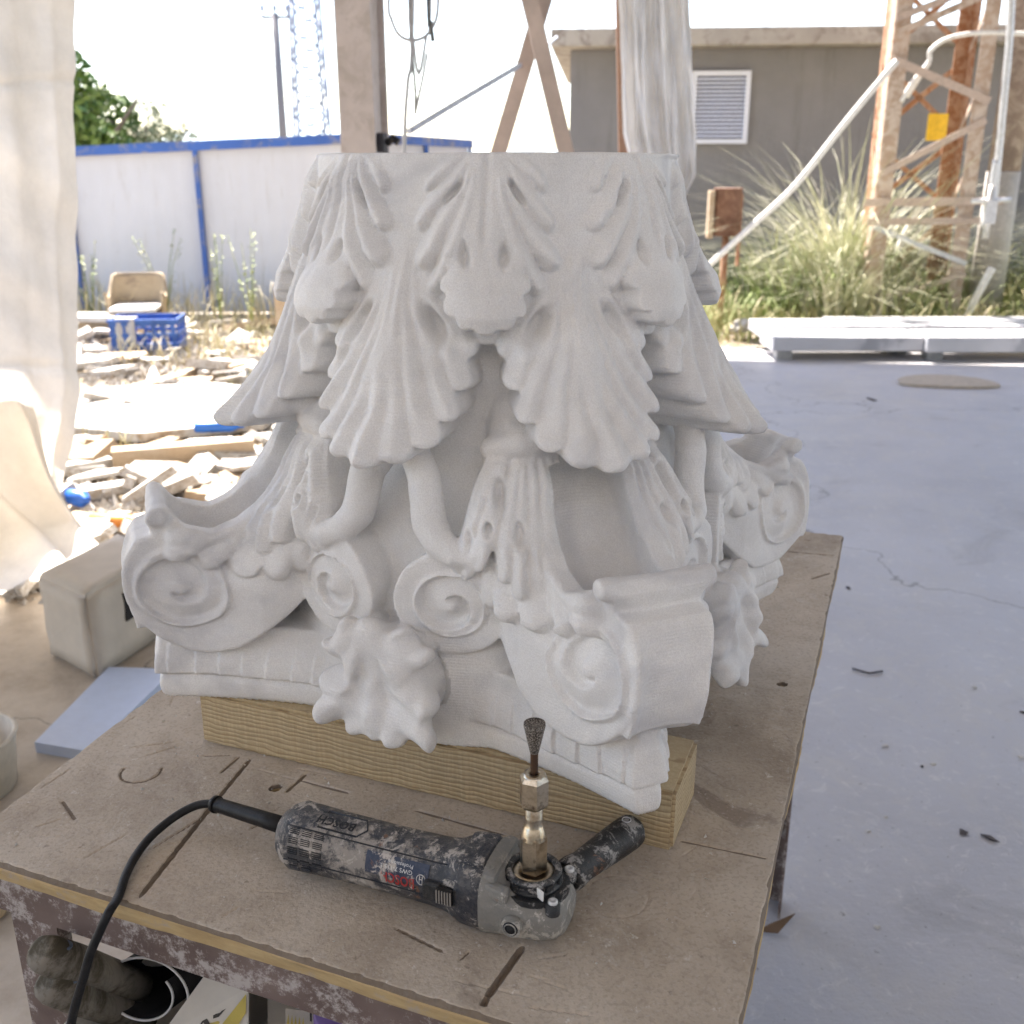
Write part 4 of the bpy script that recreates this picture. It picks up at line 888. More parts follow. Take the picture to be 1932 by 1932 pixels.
mb = MB(); mb.box((cw * .55, -.02, zb + .0), (.03, .05, .07), None, .006); mb.build('junction_box', plain('dark_box', (.035, .035, .045), .5), col)
mb = MB(); mb.tube([(cw * .75, -.03, zb), (cw * .95, -.05, zb + .015), (cw * 1.1, -.05, zb)], .014, 14); mb.build('plug', M_BLACK, col)
def px_tube(mb, pts, Y, rad, n=8):
    P = [at_y(x, y, Y if not hasattr(Y, '__len__') else Y[i]) for i, (x, y) in enumerate(pts)]; out = []
    for i in range(len(P) - 1):
        p0, p1, p2, p3 = P[max(i - 1, 0)], P[i], P[i + 1], P[min(i + 2, len(P) - 1)]
        for k in range(5):
            t = k / 5; out.append(.5 * ((2 * p1) + (p2 - p0) * t + (2 * p0 - 5 * p1 + 4 * p2 - p3) * t * t + (3 * p1 - p0 - 3 * p2 + p3) * t ** 3))
    out.append(P[-1]); mb.tube(out, rad, n); return mb
cb = thing('hanging_cables', 'pale loops of cable hanging from the roof beside the steel column', 'cable', at_y(775, 20, 4.3))
def cbl(name, pts, rad, mat, Y=4.3):
    mb = MB(); px_tube(mb, pts, Y, rad); o = mb.build(name, mat, cb); o.data.transform(Matrix.Translation(-cb.location)); return o
cbl('cable_loop', [(738, -560), (735, -200), (733, 0), (738, 35), (752, 65), (775, 76), (800, 70), (818, 48), (826, 15), (826, -60), (815, -200), (800, -560)], .0065, M_CABLE)
cbl('cable_loop', [(768, -560), (772, 0), (779, 70), (790, 140), (804, 70), (812, 0), (812, -560)], .0060, M_CABLE)
cbl('cable_end', [(778, -560), (774, 0), (776, 90), (783, 160), (784, 215)], .0055, plain('dull_cable', (.30, .30, .29), .6))
cbl('cable_end', [(792, -560), (808, 0), (812, 40), (817, 78)], .0085, plain('dark_cable', (.16, .17, .17), .6))
cbl('drop_cable', [(786, -560), (778, 60), (770, 150), (765, 215), (763, 290), (760, 420), (757, 620)], .0075, M_CABLE)
cbl('cable_tail', [(806, 100), (797, 150), (783, 215)], .0055, M_CABLE)
def thing_local(name, label, cat, loc, group=None): return thing(name, label, cat, loc, 0, group)
rp = thing('white_rope', 'thin white rope running up from the column foot to the crossed braces', 'rope', at_y(775, 247, 4.4))
mb = MB(); px_tube(mb, [(772, 248), (868, 190), (968, 131), (1010, 104), (1050, 70)], [4.4, 4.8, 5.3, 7.5, 11.8], .0125, 8); o = mb.build('rope', plain('blue_white_rope', (.55, .60, .70), .6), rp); o.data.transform(Matrix.Translation(-rp.location))
# crossed braces
br = thing('crossed_braces', 'two crossed weathered timber braces rising behind the capital', 'brace', (at_y(1000, 60, 5.6).x, 5.6, 0))
M_BRACE = plain('pale_brace', (.56, .46, .40), .7, var=.2, scale=6)
def px_bar(name, a, b, Y0, wd, dp, parent, mat, ext=1.0, Y1=None):
    A_, B_ = at_y(*a, Y0), at_y(*b, Y1 or Y0); B_ = A_ + (B_ - A_) * ext; mb = MB(); bar_between(mb, A_, B_, dp, wd); o = mb.build(name, mat, parent)
    o.data.transform(Matrix.Translation(-Vector(parent.location))) if parent.rotation_euler.z == 0 else None; return o
def long_bar(name, p, q, Y, w_, d_, parent, mat, ztop=4.5, zbot=0.0):
    "bar through two picture points, carried on from the floor to the roof"
    A_, B_ = at_y(*p, Y), at_y(*q, Y); d = (B_ - A_) / (B_.z - A_.z); lo = A_ + d * (zbot - A_.z); hi = A_ + d * (ztop - A_.z); mb = MB(); bar_between(mb, lo, hi, d_, w_); o = mb.build(name, mat, parent); o.data.transform(Matrix.Translation(-Vector(parent.location))); return o
long_bar('brace', (1004, 20), (1068, 290), 5.55, .066, .08, br, M_BRACE, 3.4); long_bar('brace', (1022, 15), (940, 290), 5.65, .066, .08, br, M_BRACE, 3.4)
# curtains
def cloth(name, ctrl_u, ctrl_v, fn, mat, label, cat, loc=(0, 0, 0)):
    V = [fn(u / ctrl_u, v / ctrl_v) for v in range(ctrl_v + 1) for u in range(ctrl_u + 1)]; F = [(j * (ctrl_u + 1) + i, j * (ctrl_u + 1) + i + 1, (j + 1) * (ctrl_u + 1) + i + 1, (j + 1) * (ctrl_u + 1) + i) for j in range(ctrl_v) for i in range(ctrl_u)]
    o = mesh_obj(name, [Vector(v) - Vector(loc) for v in V], F, mat, loc=loc); return tag(o, label, cat)
M_CURT = translucent_cloth('cream_sheeting', (.83, .79, .72)); M_CURT2 = translucent_cloth('white_sheeting', (.80, .78, .75))
XR = at_y(146, 300, 3.3).x
def big_curtain(u, v):
    py = -420 + 1350 * (1 - v); pxr = np.interp(py, [-420, 0, 740, 850, 930], [140, 145, 153, 137, 116]); p = at_y(float(pxr), float(py), 3.3)
    x = p.x - 1.75 * (1 - u); z = p.z; yy = 3.30 + .05 * math.sin(u * 23 + v * .8) + .022 * math.sin(u * 51 + v * 1.7) + .008 * math.sin(u * 17 + v * 23) + .006 * math.sin(v * 41 + u * 9)
    fold = abs(((u * 8.3 + .25 * v + .05 * math.sin(v * 7)) % 1) - .5); yy += .20 * fold ** 1.4
    crease = math.exp(-((z - 1.62 - .03 * u) / .012) ** 2) + math.exp(-((z - .80 + .02 * u) / .012) ** 2) + .6 * math.exp(-((z - 2.2 + .2 * u) / .010) ** 2); yy -= .016 * crease
    yy += .012 * math.sin(x * 31 + z * 17) * math.sin(z * 13 - x * 9)
    return (x, yy, z)
cloth('plastic_curtain', 170, 150, big_curtain, M_CURT, 'cream plastic sheeting hanging in folds at the left edge', 'curtain', (XR - .9, 3.3, .4))
def flare(u, v):   # lower skirt that sweeps out onto the floor towards the right
    t = 1 - v; er = [at_y(62, 770, 3.24), at_y(118, 880, 3.20), at_y(176, 985, 3.18), at_z(236, 1084, .012)]; el = [at_y(-420, 640, 3.2), at_y(-420, 800, 3.1), at_y(-420, 960, 3.0), at_z(-420, 1180, .012)]
    def pick(l, t): k = min(int(t * 3), 2); return l[k].lerp(l[k + 1], t * 3 - k)
    p = pick(el, t).lerp(pick(er, t), u); env = math.sin(math.pi * min(t, .999)) ; p.y -= .16 * env * math.sin(math.pi * u)
    p.y += (.05 * math.sin(u * 21 + t * 4) + .03 * math.sin(u * 43 - t * 5 + 2 * math.sin(t * 3)) + .012 * math.sin(t * 9 + u * 15)) * (1 - .7 * t ** 4)
    p.y -= .09 * abs(((u * 5.3 - t * .8) % 1) - .5); p.z = max(p.z, .012); return tuple(p)
cloth('plastic_sheet', 140, 80, flare, M_CURT, 'loose cream sheeting sweeping out over the floor below the curtain', 'tarpaulin', (XR - .9, 3.2, .3))
YS = 6.4
def strip(u, v):
    pyT, pyB = -520, 405; py = pyT + (pyB - pyT) * (1 - v)
    lx = np.interp(py, [-520, 0, 250, 340, 405], [1165, 1168, 1176, 1200, 1262]); rx = np.interp(py, [-520, 0, 120, 250, 330, 405], [1300, 1303, 1309, 1317, 1316, 1276])
    p = at_y(lx + (rx - lx) * u, py, YS); p.y += .05 * math.sin(u * 19 + v * 3 + 1.3 * math.sin(v * 5)) + .03 * math.sin(u * 47 - v * 7) + .012 * math.sin(u * 90 + v * 15) + .01 * math.sin(v * 60 + u * 8); return tuple(p)
cloth('hanging_cloth', 70, 120, strip, M_CURT2, 'gathered strip of white cloth hanging in front of the grey building', 'cloth', tuple(at_y(1240, 100, YS)))
rp2 = thing('rusty_post', 'slim rust-brown post behind the gathered white cloth', 'post', (at_y(1176, 290, 6.9).x, 6.9, 0))
long_bar('post_section', (1172, 60), (1176, 290), 6.9, .06, .06, rp2, plain('rust_pink', (.42, .25, .17), .8), 4.4)

# ================================================================== FENCE
ft = thing('panel_fence', 'white sheet metal fence with blue frame behind the rubble', 'fence', (at_z(160, 590, 0).x, 10.5, 0))
def fpan(ax, ay, az_, bx, by, bz_, posts):
    a, b = Vector((ax, ay, 0)), Vector((bx, by, 0)); L = (b - a).length; d = (b - a) / L; nrm = Vector((d.y, -d.x, 0)); zt = lambda t: az_ + (bz_ - az_) * t
    loc = Vector(ft.location)
    for k in range(len(posts) - 1):
        t0, t1 = posts[k], posts[k + 1]; n = max(6, int((t1 - t0) * L / .04)); mb = MB(); vs = []; fs = []
        for i in range(n + 1):
            t = t0 + (t1 - t0) * i / n; p = a + (b - a) * t + nrm * (.0012 if i % 4 in (0, 1) else -.0008); vs += [(p.x - loc.x, p.y - loc.y, -.02), (p.x - loc.x, p.y - loc.y, zt(t) - .03)]
            p2 = p - nrm * .012; vs += [(p2.x - loc.x, p2.y - loc.y, -.02), (p2.x - loc.x, p2.y - loc.y, zt(t) - .03)]
        for i in range(n): q = i * 4; fs += [(q, q + 4, q + 5, q + 1), (q + 2, q + 3, q + 7, q + 6), (q + 1, q + 5, q + 7, q + 3), (q, q + 2, q + 6, q + 4)]
        mb.add(vs, fs); mb.build('fence_panel', M_PANEL, ft)
    for t in posts:
        p = a + (b - a) * t + nrm * .03; mb = MB(); mb.box((p.x - loc.x, p.y - loc.y, (zt(t) - .02) / 2), (.045, .045, zt(t) - .02)); mb.build('fence_post', M_BLUE, ft)
    mb = MB(); bar_between(mb, a + nrm * .04 + Vector((0, 0, az_ - .045)) - loc, b + nrm * .04 + Vector((0, 0, bz_ - .045)) - loc, .06, .09); mb.build('top_rail', M_BLUE, ft)
M_PANEL = MT('white_panel', rough=.45); _c = M_PANEL.ramp(M_PANEL.noise(1.2, 5, .6), [(.3, (.60, .62, .67)), (.7, (.67, .69, .74))]); _c = M_PANEL.mix(M_PANEL.ramp(M_PANEL.noise(2.5, 8, .75, vec=M_PANEL.scaled((4, 4, .5))), [(.56, 0.), (.72, .5)]), _c, (.42, .40, .36)); M_PANEL.color(_c); M_PANEL = M_PANEL.m
p0 = at_y(150, 276, 10.6); p1 = at_y(690, 251, 10.6); p2 = at_y(882, 264, 13.2)
X0 = p0.x - 2.4; z0 = p0.z - 2.4 * (p1.z - p0.z) / (p1.x - p0.x)
xs_ = [X0, at_y(160, 585, 10.6).x, at_y(383, 430, 10.6).x, p1.x]; pts_ = [(x - X0) / (p1.x - X0) for x in xs_]
fpan(X0, 10.6, z0, p1.x, 10.6, p1.z, pts_); fpan(p1.x + .03, 10.62, p1.z, p2.x, 13.2, p2.z, [0, .5, 1])

# ================================================================== GREY BUILDING
bl = thing('grey_building', 'low grey rendered building with a louvred vent behind the tall grass', 'building', (at_y(1075, 200, 12.6).x, 12.6, 0))
bx0 = bl.location.x; wl = Vector((1, -.085, 0)).normalized(); wn = Vector((-wl.y, wl.x, 0)); ztop = at_y(1078, 95, 12.6).z
def on_wall(px, py):
    r = ray(px, py); o0 = Vector((0, 0, CAMZ)); t = ((Vector((bx0, 12.6, 0)) - o0).dot(wn)) / r.dot(wn); return o0 + r * t
M_REND = MT('grey_render', rough=.9); _c = M_REND.ramp(M_REND.noise(.7, 7, .7), [(.3, (.205, .203, .210)), (.7, (.265, .262, .268))]); _c = M_REND.mix(M_REND.ramp(M_REND.noise(1.1, 6, .7, vec=M_REND.scaled((3, 3, .25))), [(.54, 0.), (.68, .5)]), _c, (.13, .125, .12)); M_REND.color(_c); M_REND.bump(M_REND.noise(25, 6, .7), .006); M_REND = M_REND.m; M_CORN = paint('weathered_concrete', (.40, .37, .33), (.24, .21, .18), .5, 5, .9)
MW = Matrix((wl, wn, Vector((0, 0, 1)))).transposed(); LW = 9.5
mb = MB(); mb.box(wl * LW / 2 + wn * 2.5 + Vector((0, 0, ztop / 2)), (LW, 5, ztop), MW); mb.build('wall', M_REND, bl)
mb = MB(); mb.box(wl * (LW / 2 - .16) + wn * 2.35 + Vector((0, 0, ztop + .095)), (LW + .1, 5.4, .185), MW, .02); mb.build('parapet', M_CORN, bl)
v = thing  # (kept for readability)
c0 = on_wall(1307, 134); c1 = on_wall(1417, 134); c2 = on_wall(1412, 271)
wv = (c1 - c0).length; hv = c1.z - c2.z; ctr = (c0 + c1) / 2 - Vector(bl.location); ctr.z = (c1.z + c2.z) / 2
M_LOUV = plain('white_louvre', (.72, .76, .86), .5, var=.05); mb = MB()
for sx, w_, h_ in ((0, wv, .05),):
    mb.box(ctr - wn * .03 + Vector((0, 0, hv / 2 - .025)), (wv, .06, .05), MW); mb.box(ctr - wn * .03 - Vector((0, 0, hv / 2 - .025)), (wv, .06, .05), MW)
    mb.box(ctr - wn * .03 + wl * (wv / 2 - .025), (.05, .058, hv - .1), MW); mb.box(ctr - wn * .03 - wl * (wv / 2 - .025), (.05, .058, hv - .1), MW)
vf = mb.build('vent', M_LOUV, bl)
mb = MB(); mb.box(ctr - wn * .004, (wv - .09, .006, hv - .09), MW); mb.build('shade_backing', plain('louvre_shadow', (.05, .065, .12), .8), vf)  # dark panel colour stands for the shade between the slats
ns = 15
for k in range(ns):
    mb = MB(); z = ctr.z - hv / 2 + .06 + (hv - .12) * (k + .5) / ns; M2 = MW @ Matrix.Rotation(.95, 3, 'X'); mb.box(Vector((ctr.x, ctr.y, z)) - wn * .024, (wv - .1, .030, .004), M2); mb.build('slat', M_LOUV, vf)

# ================================================================== FAR THINGS: POLE, MAST, TREES, HILLS
M_FAR = plain('pole_grey', (.16, .155, .165), .8); M_MAST = plain('mast_paint', (.20, .24, .33), .6)
P_ = at_y(533, 240, 38); up = thing('utility_pole', 'grey utility pole with a three-armed crosshead beyond the fence', 'utility pole', (P_.x, 38, -.5))
zt = at_y(528, 25, 38).z + .5
mb = MB(); mb.tube([(0, 0, 0), (0, 0, zt)], [.17, .12], 12); mb.build('pole', M_FAR, up)
mb = MB(); mb.box((0, 0, zt - .12), (.92, .09, .09)); mb.build('crossarm', M_FAR, up)
for dx in (-.42, 0, .42):
    mb = MB(); mb.lathe([(.03, 0), (.03, .16), (.085, .18), (.06, .24), (.085, .27), (.05, .36), (0, .37)], 10, Matrix.Translation((dx, 0, zt - .1))); mb.build('insulator', plain('insulator_blue', (.20, .24, .34), .3), up)
def lattice(root, w0, w1, H, nb, rad, mat, brace=.6):
    c = lambda z: (w0 + (w1 - w0) * z / H) / 2
    for sx, sy in ((-1, -1), (1, -1), (1, 1), (-1, 1)):
        mb = MB(); bar_between(mb, (sx * c(0), sy * c(0), 0), (sx * c(H), sy * c(H), H), rad, rad); mb.build('leg', mat, root)
    for k in range(nb):
        za, zb_ = H * k / nb, H * (k + 1) / nb; cs = [(-1, -1), (1, -1), (1, 1), (-1, 1)]
        for i in range(4):
            p, q = cs[i], cs[(i + 1) % 4]; mb = MB()
            if (i + k) % 2: p, q = q, p
            bar_between(mb, (p[0] * c(za), p[1] * c(za), za), (q[0] * c(zb_), q[1] * c(zb_), zb_), rad * brace, rad * brace); mb.build('brace', mat, root)
P_ = at_y(588, 240, 55); mst = thing('lattice_mast', 'tall pale lattice mast right of the utility pole', 'mast', (P_.x, 55, -1), R(20)); lattice(mst, 1.75, .95, 16, 24, .12, M_MAST, .8)
def wire(name, pts, label, rad=.012):
    mb = MB(); mb.tube(pts, rad, 5); o = mb.build(name, plain('wire', (.45, .47, .5), .6)); tag(o, label, 'wire')
a, b = at_y(528, 118, 38), at_y(250, 196, 60); wire('overhead_wire', [a.lerp(b, t) - Vector((0, 0, 1.0 * 4 * t * (1 - t))) for t in np.linspace(0, 1, 12)], 'overhead wire running left from the utility pole', .02)
a, b = at_y(700, 130, 38), at_y(1060, 230, 50); wire('overhead_wire', [a.lerp(b, t) - Vector((0, 0, .5 * 4 * t * (1 - t))) for t in np.linspace(0, 1, 12)], 'overhead wire running right behind the crossed braces', .02)
def leafmat(name, c1, c2):
    m = MT(name, rough=.6); m.color(m.ramp(m.noise(1.2, 4), [(.35, c1), (.65, c2)])); return m.m
def tree(px, pyb, pyt, Y, wid, label, m, seed, n=4200, ls=.10, elong=1.0):
    rg = np.random.default_rng(seed); base = at_y(px, pyb, Y); top = at_y(px, pyt, Y).z; t = thing('tree', label, 'tree', (base.x, Y, -.1)); H = top + .1
    mb = MB(); mb.tube([(0, 0, 0), (.05, 0, H * .3), (-.05, .05, H * .6)], [.16, .12, .06], 8)
    for k in range(6): a = k * 1.05; mb.tube([(0, 0, H * .3), (math.cos(a) * wid * .25, math.sin(a) * wid * .25, H * .62), (math.cos(a) * wid * .38, math.sin(a) * wid * .38, H * .8)], [.06, .04, .015], 6)
    mb.build('trunk', plain('bark', (.11, .085, .065), .9), t)
    cl = []
    for k in range(26):
        u = rg.normal(size=3); u /= np.linalg.norm(u); r_ = rg.uniform(.35, .95); cl.append((u[0] * wid * .42 * r_, u[1] * wid * .42 * r_, H * .62 + u[2] * H * .33 * r_, rg.uniform(.14, .30) * wid * .6))
    V = []; F = []
    for i in range(n):
        c_ = cl[rg.integers(len(cl))]; u = rg.normal(size=3); u /= np.linalg.norm(u); rr_ = c_[3] * rg.uniform(.75, 1.05); p = Vector((c_[0] + u[0] * rr_, c_[1] + u[1] * rr_, c_[2] + u[2] * rr_ * .8))
        d1 = Vector(rg.normal(size=3)).normalized() * ls * rg.uniform(.6, 1.3); d2 = d1.cross(Vector(rg.normal(size=3))).normalized() * ls * .45 / elong
        k = len(V); V += [p - d1, p + d2, p + d1, p - d2]; F.append((k, k + 1, k + 2, k + 3))
    mesh_obj('crown', V, F, m, t, smooth=False)
LEAF1 = leafmat('leaf_green', (.045, .10, .018), (.12, .19, .035)); LEAF2 = leafmat('leaf_greygreen', (.085, .115, .055), (.15, .18, .09))
tree(140, 420, 104, 19, 3.7, 'bushy bright green tree beside the curtain, left of the smaller tree', LEAF1, 1, 5200, .11)
tree(272, 420, 186, 22, 2.9, 'small grey-green tree rising over the fence', LEAF2, 2, 5200, .075, 2)
mh = plain('hazed_hill', (.40, .50, .52), .9)  # pale blue of distance haze put into the hill colour
HV = []; HF = []; hx = np.linspace(-3600, 2600, 60)
for i, x in enumerate(hx):
    pk = 350 * math.exp(-((x + 1500) / 750) ** 2) + 60 * math.exp(-((x - 300) / 900) ** 2) + 30 + 12 * math.sin(x * .01)
    HV += [(x, 6000, -3), (x, 6500, pk * .7), (x, 7200, pk), (x, 8200, -3)]
for i in range(len(hx) - 1):
    for k in range(3): HF.append((i * 4 + k, i * 4 + 4 + k, i * 4 + 5 + k, i * 4 + 1 + k))
tag(mesh_obj('hills', HV, HF, mh), kind='structure')

# ================================================================== RUSTY LATTICE TOWER AND ITS PIPES
YT = 9.6
f1 = at_z(1628, 608, 0); f2 = at_z(1806, 608, 0); wv_ = Vector((f2.x - f1.x, f2.y - f1.y, 0)); wt = wv_.length; ex = wv_.normalized(); ey = Vector((-ex.y, ex.x, 0))
tw = thing('lattice_tower', 'rusty four-legged steel lattice tower standing in the grass', 'tower', (f1.x, f1.y, 0))
legs = [Vector((0, 0, 0)), ex * wt, ex * (wt + .10) + ey * .80, ex * .22 + ey * .95]; HT_ = 6.0
for i, l in enumerate(legs):
    mb = MB(); s1 = 1 if i in (0, 3) else -1; s2 = 1 if i in (0, 1) else -1; w_ = .135
    mb.box(l + ex * s1 * w_ / 2 + Vector((0, 0, HT_ / 2)), (w_, .014, HT_), Matrix((ex, ey, Vector((0, 0, 1)))).transposed()); mb.box(l + ey * s2 * (w_ / 2 + .007) + Vector((0, 0, HT_ / 2)), (.014, w_, HT_), Matrix((ex, ey, Vector((0, 0, 1)))).transposed()); mb.build('leg', M_RUSTL if i in (0, 1) else M_RUST, tw)
def zf(py): return at_y(1720, py, YT).z
lv = [zf(600), zf(478), zf(405), zf(290), zf(150), zf(30), zf(-110), zf(-250)]
def br_(a, b, z0, z1, w_=.06, mat=None): mb = MB(); bar_between(mb, a + Vector((0, 0, z0)), b + Vector((0, 0, z1)), .008, w_); mb.build('brace', mat or M_RUSTL, tw)
off = -ey * .02
M_PB = plain('pale_brace_steel', (.50, .40, .34), .7)
br_(legs[0] + off, legs[1] + off, zf(385), zf(385), .05, M_PB); br_(legs[0] - ex * .12 + off * 2, legs[1] + ex * .25 + off * 2, zf(383), zf(379), .07, M_PB); br_(legs[0] - ex * .08 + off * 2, legs[1] + ex * .2 + off * 2, zf(420), zf(417), .06, M_PB)
br_(legs[0] + off, legs[1] + off, zf(330), zf(225), .06, M_PB); br_(legs[0] + off * 2, legs[1] + off * 2, zf(110), zf(190), .07, M_PB); br_(legs[0] + off, legs[1] + off, zf(30), zf(-50), .06, M_PB); br_(legs[0] + off * 2, legs[1] + off * 2, zf(60), zf(-30), .06)
br_(legs[0] + off, legs[1] + off, zf(430), zf(500), .045, M_GALV); br_(legs[0] + off * 2, legs[1] + off * 2, zf(575), zf(520), .05, M_PB)
for z0, z1 in ((zf(590), zf(420)), (zf(400), zf(260)), (zf(250), zf(90)), (zf(80), zf(-90))):
    br_(legs[3], legs[2], z0, z1, .05, M_RUST); br_(legs[3], legs[2], z1, z0, .045, M_RUST); br_(legs[0], legs[3], z0, z1, .05, M_RUST); br_(legs[1], legs[2], z1, z0, .05, M_RUSTL)
mb = MB(); pc = at_y(1768, 240, YT + .5) - Vector(tw.location)
mb.box(pc, (.20, .012, .235), Matrix.Rotation(.2, 3, 'Z')); mb.build('yellow_plate', plain('yellow_plate', (.75, .48, .02), .5), tw)
def px_thing(name, label, cat, pts, Y, rad, mat, part='pipe', n=10):
    y0 = Y if not hasattr(Y, '__len__') else Y[0]; t = thing(name, label, cat, at_y(*pts[-1], Y[-1] if hasattr(Y, '__len__') else Y)); mb = MB(); px_tube(mb, pts, Y, rad, n); o = mb.build(part, mat, t); o.data.transform(Matrix.Translation(-Vector(t.location))); return t
px_thing('white_pole', 'long white pole leaning from the tower down into the grass', 'pole', [(1692, 115), (1600, 225), (1500, 350), (1420, 425), (1336, 502)], 9.2, .026, M_WHITE)
px_thing('white_pipe', 'bent white conduit crossing between the tower legs', 'pipe', [(1700, 192), (1722, 155), (1752, 118), (1756, 95), (1790, 72), (1850, 62), (1940, 64)], 9.75, .020, M_WHITE)
px_thing('white_pipe', 'short white strut behind the left tower leg', 'pipe', [(1752, 118), (1740, 135), (1710, 182)], 10.2, .028, M_WHITE)
px_thing('white_pipe', 'white strut slanting through the grass below the tower rail', 'pipe', [(1742, 380), (1716, 425), (1690, 480)], 10.1, .030, M_WHITE)
px_thing('white_pipe', 'white prop at the foot of the right tower leg', 'pipe', [(1872, 505), (1845, 555), (1820, 606)], 9.4, .034, M_WHITE)
px_thing('galvanised_pipe', 'upright galvanised pipe to the right of the tower', 'pipe', [(1912, -420), (1908, 0), (1893, 200), (1872, 410)], 9.3, .030, M_GALV)
px_thing('conduit', 'thin white conduit dropping beside the galvanised pipe', 'pipe', [(1880, 300), (1868, 375), (1855, 430)], 9.2, .028, M_GALV)
t_ = thing('pipe_valve', 'small steel valve where the white conduit meets the tower rail', 'valve', at_y(1866, 400, 9.15)); mb = MB(); mb.box((0, 0, 0), (.10, .08, .20), None, .01); mb.tube([(-.16, 0, .09), (.17, 0, .10)], .022, 10); mb.tube([(0, 0, -.22), (0, 0, .22)], .03, 10); mb.build('valve_body', M_GALV, t_)
cp = thing('concrete_pole', 'pale concrete pole standing behind the right tower leg', 'pole', (at_z(1868, 600, 0).x, 10.2, 0)); mb = MB(); mb.tube([(0, 0, 0), (0, 0, 1.35)], [.16, .15], 12); mb.build('concrete_section', plain('pale_concrete', (.46, .44, .41), .9), cp); mb = MB(); mb.tube([(0, 0, 1.352), (0, 0, 6)], [.145, .12], 12); mb.build('pole_section', paint('old_pole', (.26, .20, .17), (.40, .33, .28), .5, 8, .9), cp)
st_ = at_y(1372, 400, 9.4); sp_ = thing('rusty_drum', 'rusty steel drum on a thin post in front of the grass', 'drum', (st_.x, 9.4, 0)); ztp, zbt = at_y(1372, 355, 9.4).z, at_y(1372, 445, 9.4).z
mb = MB(); mb.lathe([(.12, zbt), (.125, zbt + .01), (.125, ztp - .01), (.132, ztp), (.118, ztp + .002), (0, ztp - .01)], 20); mb.build('drum_body', paint('rust_brown', (.13, .060, .035), (.22, .12, .075), .5, 9, .75), sp_)
mb = MB(); mb.box((.118, 0, zbt + .05), (.012, .10, .62)); mb.build('back_plate', M_RUST, sp_); mb = MB(); mb.tube([(0, 0, 0), (0, 0, zbt)], .03, 8); mb.build('post', M_RUST, sp_)
mb = MB(); mb.box((-.150, -.02, (zbt + ztp) / 2 - .02), (.05, .10, ztp - zbt), None, .01); mb.build('wooden_block', M_TIMBER, sp_)
# short timber stake left of the capital
skp = thing('wooden_stake', 'short timber stake beside the left edge of the capital', 'stake', (at_z(535, 660, 0).x, 8.3, 0)); mb = MB(); mb.box((0, 0, .26), (.11, .07, .52), None, .01); mb.build('stake', M_TIMBER, skp)

# ================================================================== GRASS
def blades(name, spots, mat, parent=None, kind=None, loc=(0, 0, 0)):
    V = []; F = []
    for (x, y, h, w_, lean, az_, droop) in spots:
        n = 6; base = Vector((x, y, -.03)); d = Vector((math.cos(az_), math.sin(az_), 0)); s_ = Vector((-d.y, d.x, 0)); k0 = len(V)
        for i in range(n + 1):
            t = i / n; out = lean * t + droop * t ** 2.6; z = h * (t - .45 * (droop / max(h, .01)) * t ** 3); p = base + d * out + Vector((0, 0, z)); ww = w_ * (1 - t) ** .6 * .5 + .0008
            V += [p - s_ * ww - Vector(loc), p + s_ * ww - Vector(loc)]
        for i in range(n): a = k0 + 2 * i; F.append((a, a + 1, a + 3, a + 2))
    o = mesh_obj(name, V, F, mat, parent, smooth=False, loc=None if parent else loc)
    if kind: o['kind'] = kind
    return o
def grassmat(name, cols):
    m = MT(name, rough=.6); m.color(m.ramp(m.noise(3.5, 5, .7), cols)); return m.m
G_DRY = grassmat('dry_grass', [(.35, (.26, .27, .11)), (.5, (.44, .40, .22)), (.65, (.58, .50, .33))]); G_GRN = grassmat('green_grass', [(.35, (.14, .21, .06)), (.5, (.26, .31, .11)), (.65, (.48, .46, .28))]); G_PALE = grassmat('pale_reed', [(.30, (.24, .29, .14)), (.48, (.46, .47, .33)), (.62, (.66, .64, .52))])
rg = np.random.default_rng(12)
def clump(cx, cy, n, h0, h1, spread, label, mat=G_PALE, group='tall arching grass clumps in front of the grey building'):
    t = thing('grass_clump', label, 'grass', (cx, cy, 0), 0, group); sp = []
    for _ in range(n):
        a = rg.uniform(0, 2 * math.pi); r_ = abs(rg.normal(0, spread)); h = rg.uniform(h0, h1); sp.append((r_ * math.cos(a), r_ * math.sin(a), h, rg.uniform(.008, .018), rg.uniform(.05, .5) * h, a + rg.normal(0, .7), rg.uniform(.2, 1.25) * h))
    blades('blades', sp, mat, t); return t
clump(at_z(1515, 560, 0).x, 10.4, 420, 1.0, 2.1, .16, 'tallest arching grass clump left of the rusty tower'); clump(at_z(1600, 560, 0).x, 10.9, 340, .9, 1.55, .22, 'broad arching grass clump just left of the rusty tower')
clump(at_z(1430, 560, 0).x, 10.8, 260, .6, 1.3, .20, 'arching grass clump behind the rusty drum'); clump(at_z(1755, 560, 0).x, 11.2, 240, .7, 1.35, .25, 'arching grass clump inside the rusty tower'); clump(at_z(1920, 560, 0).x, 10.6, 240, .6, 1.3, .25, 'arching grass clump at the right edge of the yard')
clump(at_z(1560, 590, 0).x, 9.7, 260, .5, 1.0, .25, 'lower grass clump in front of the tallest clump')
sp = []
for _ in range(9000):
    x = rg.uniform(1.35, 6.6); y = rg.uniform(8.7, 12.2); h = rg.uniform(.08, .5) * (1 + .5 * math.sin(x * 3.1 + y)) * (.5 + .5 * min(1, (y - 8.6) / .8)); sp.append((x, y, h, rg.uniform(.006, .016), rg.uniform(-.1, .3) * h, rg.uniform(0, 6.28), rg.uniform(.1, .8) * h))
spg = []
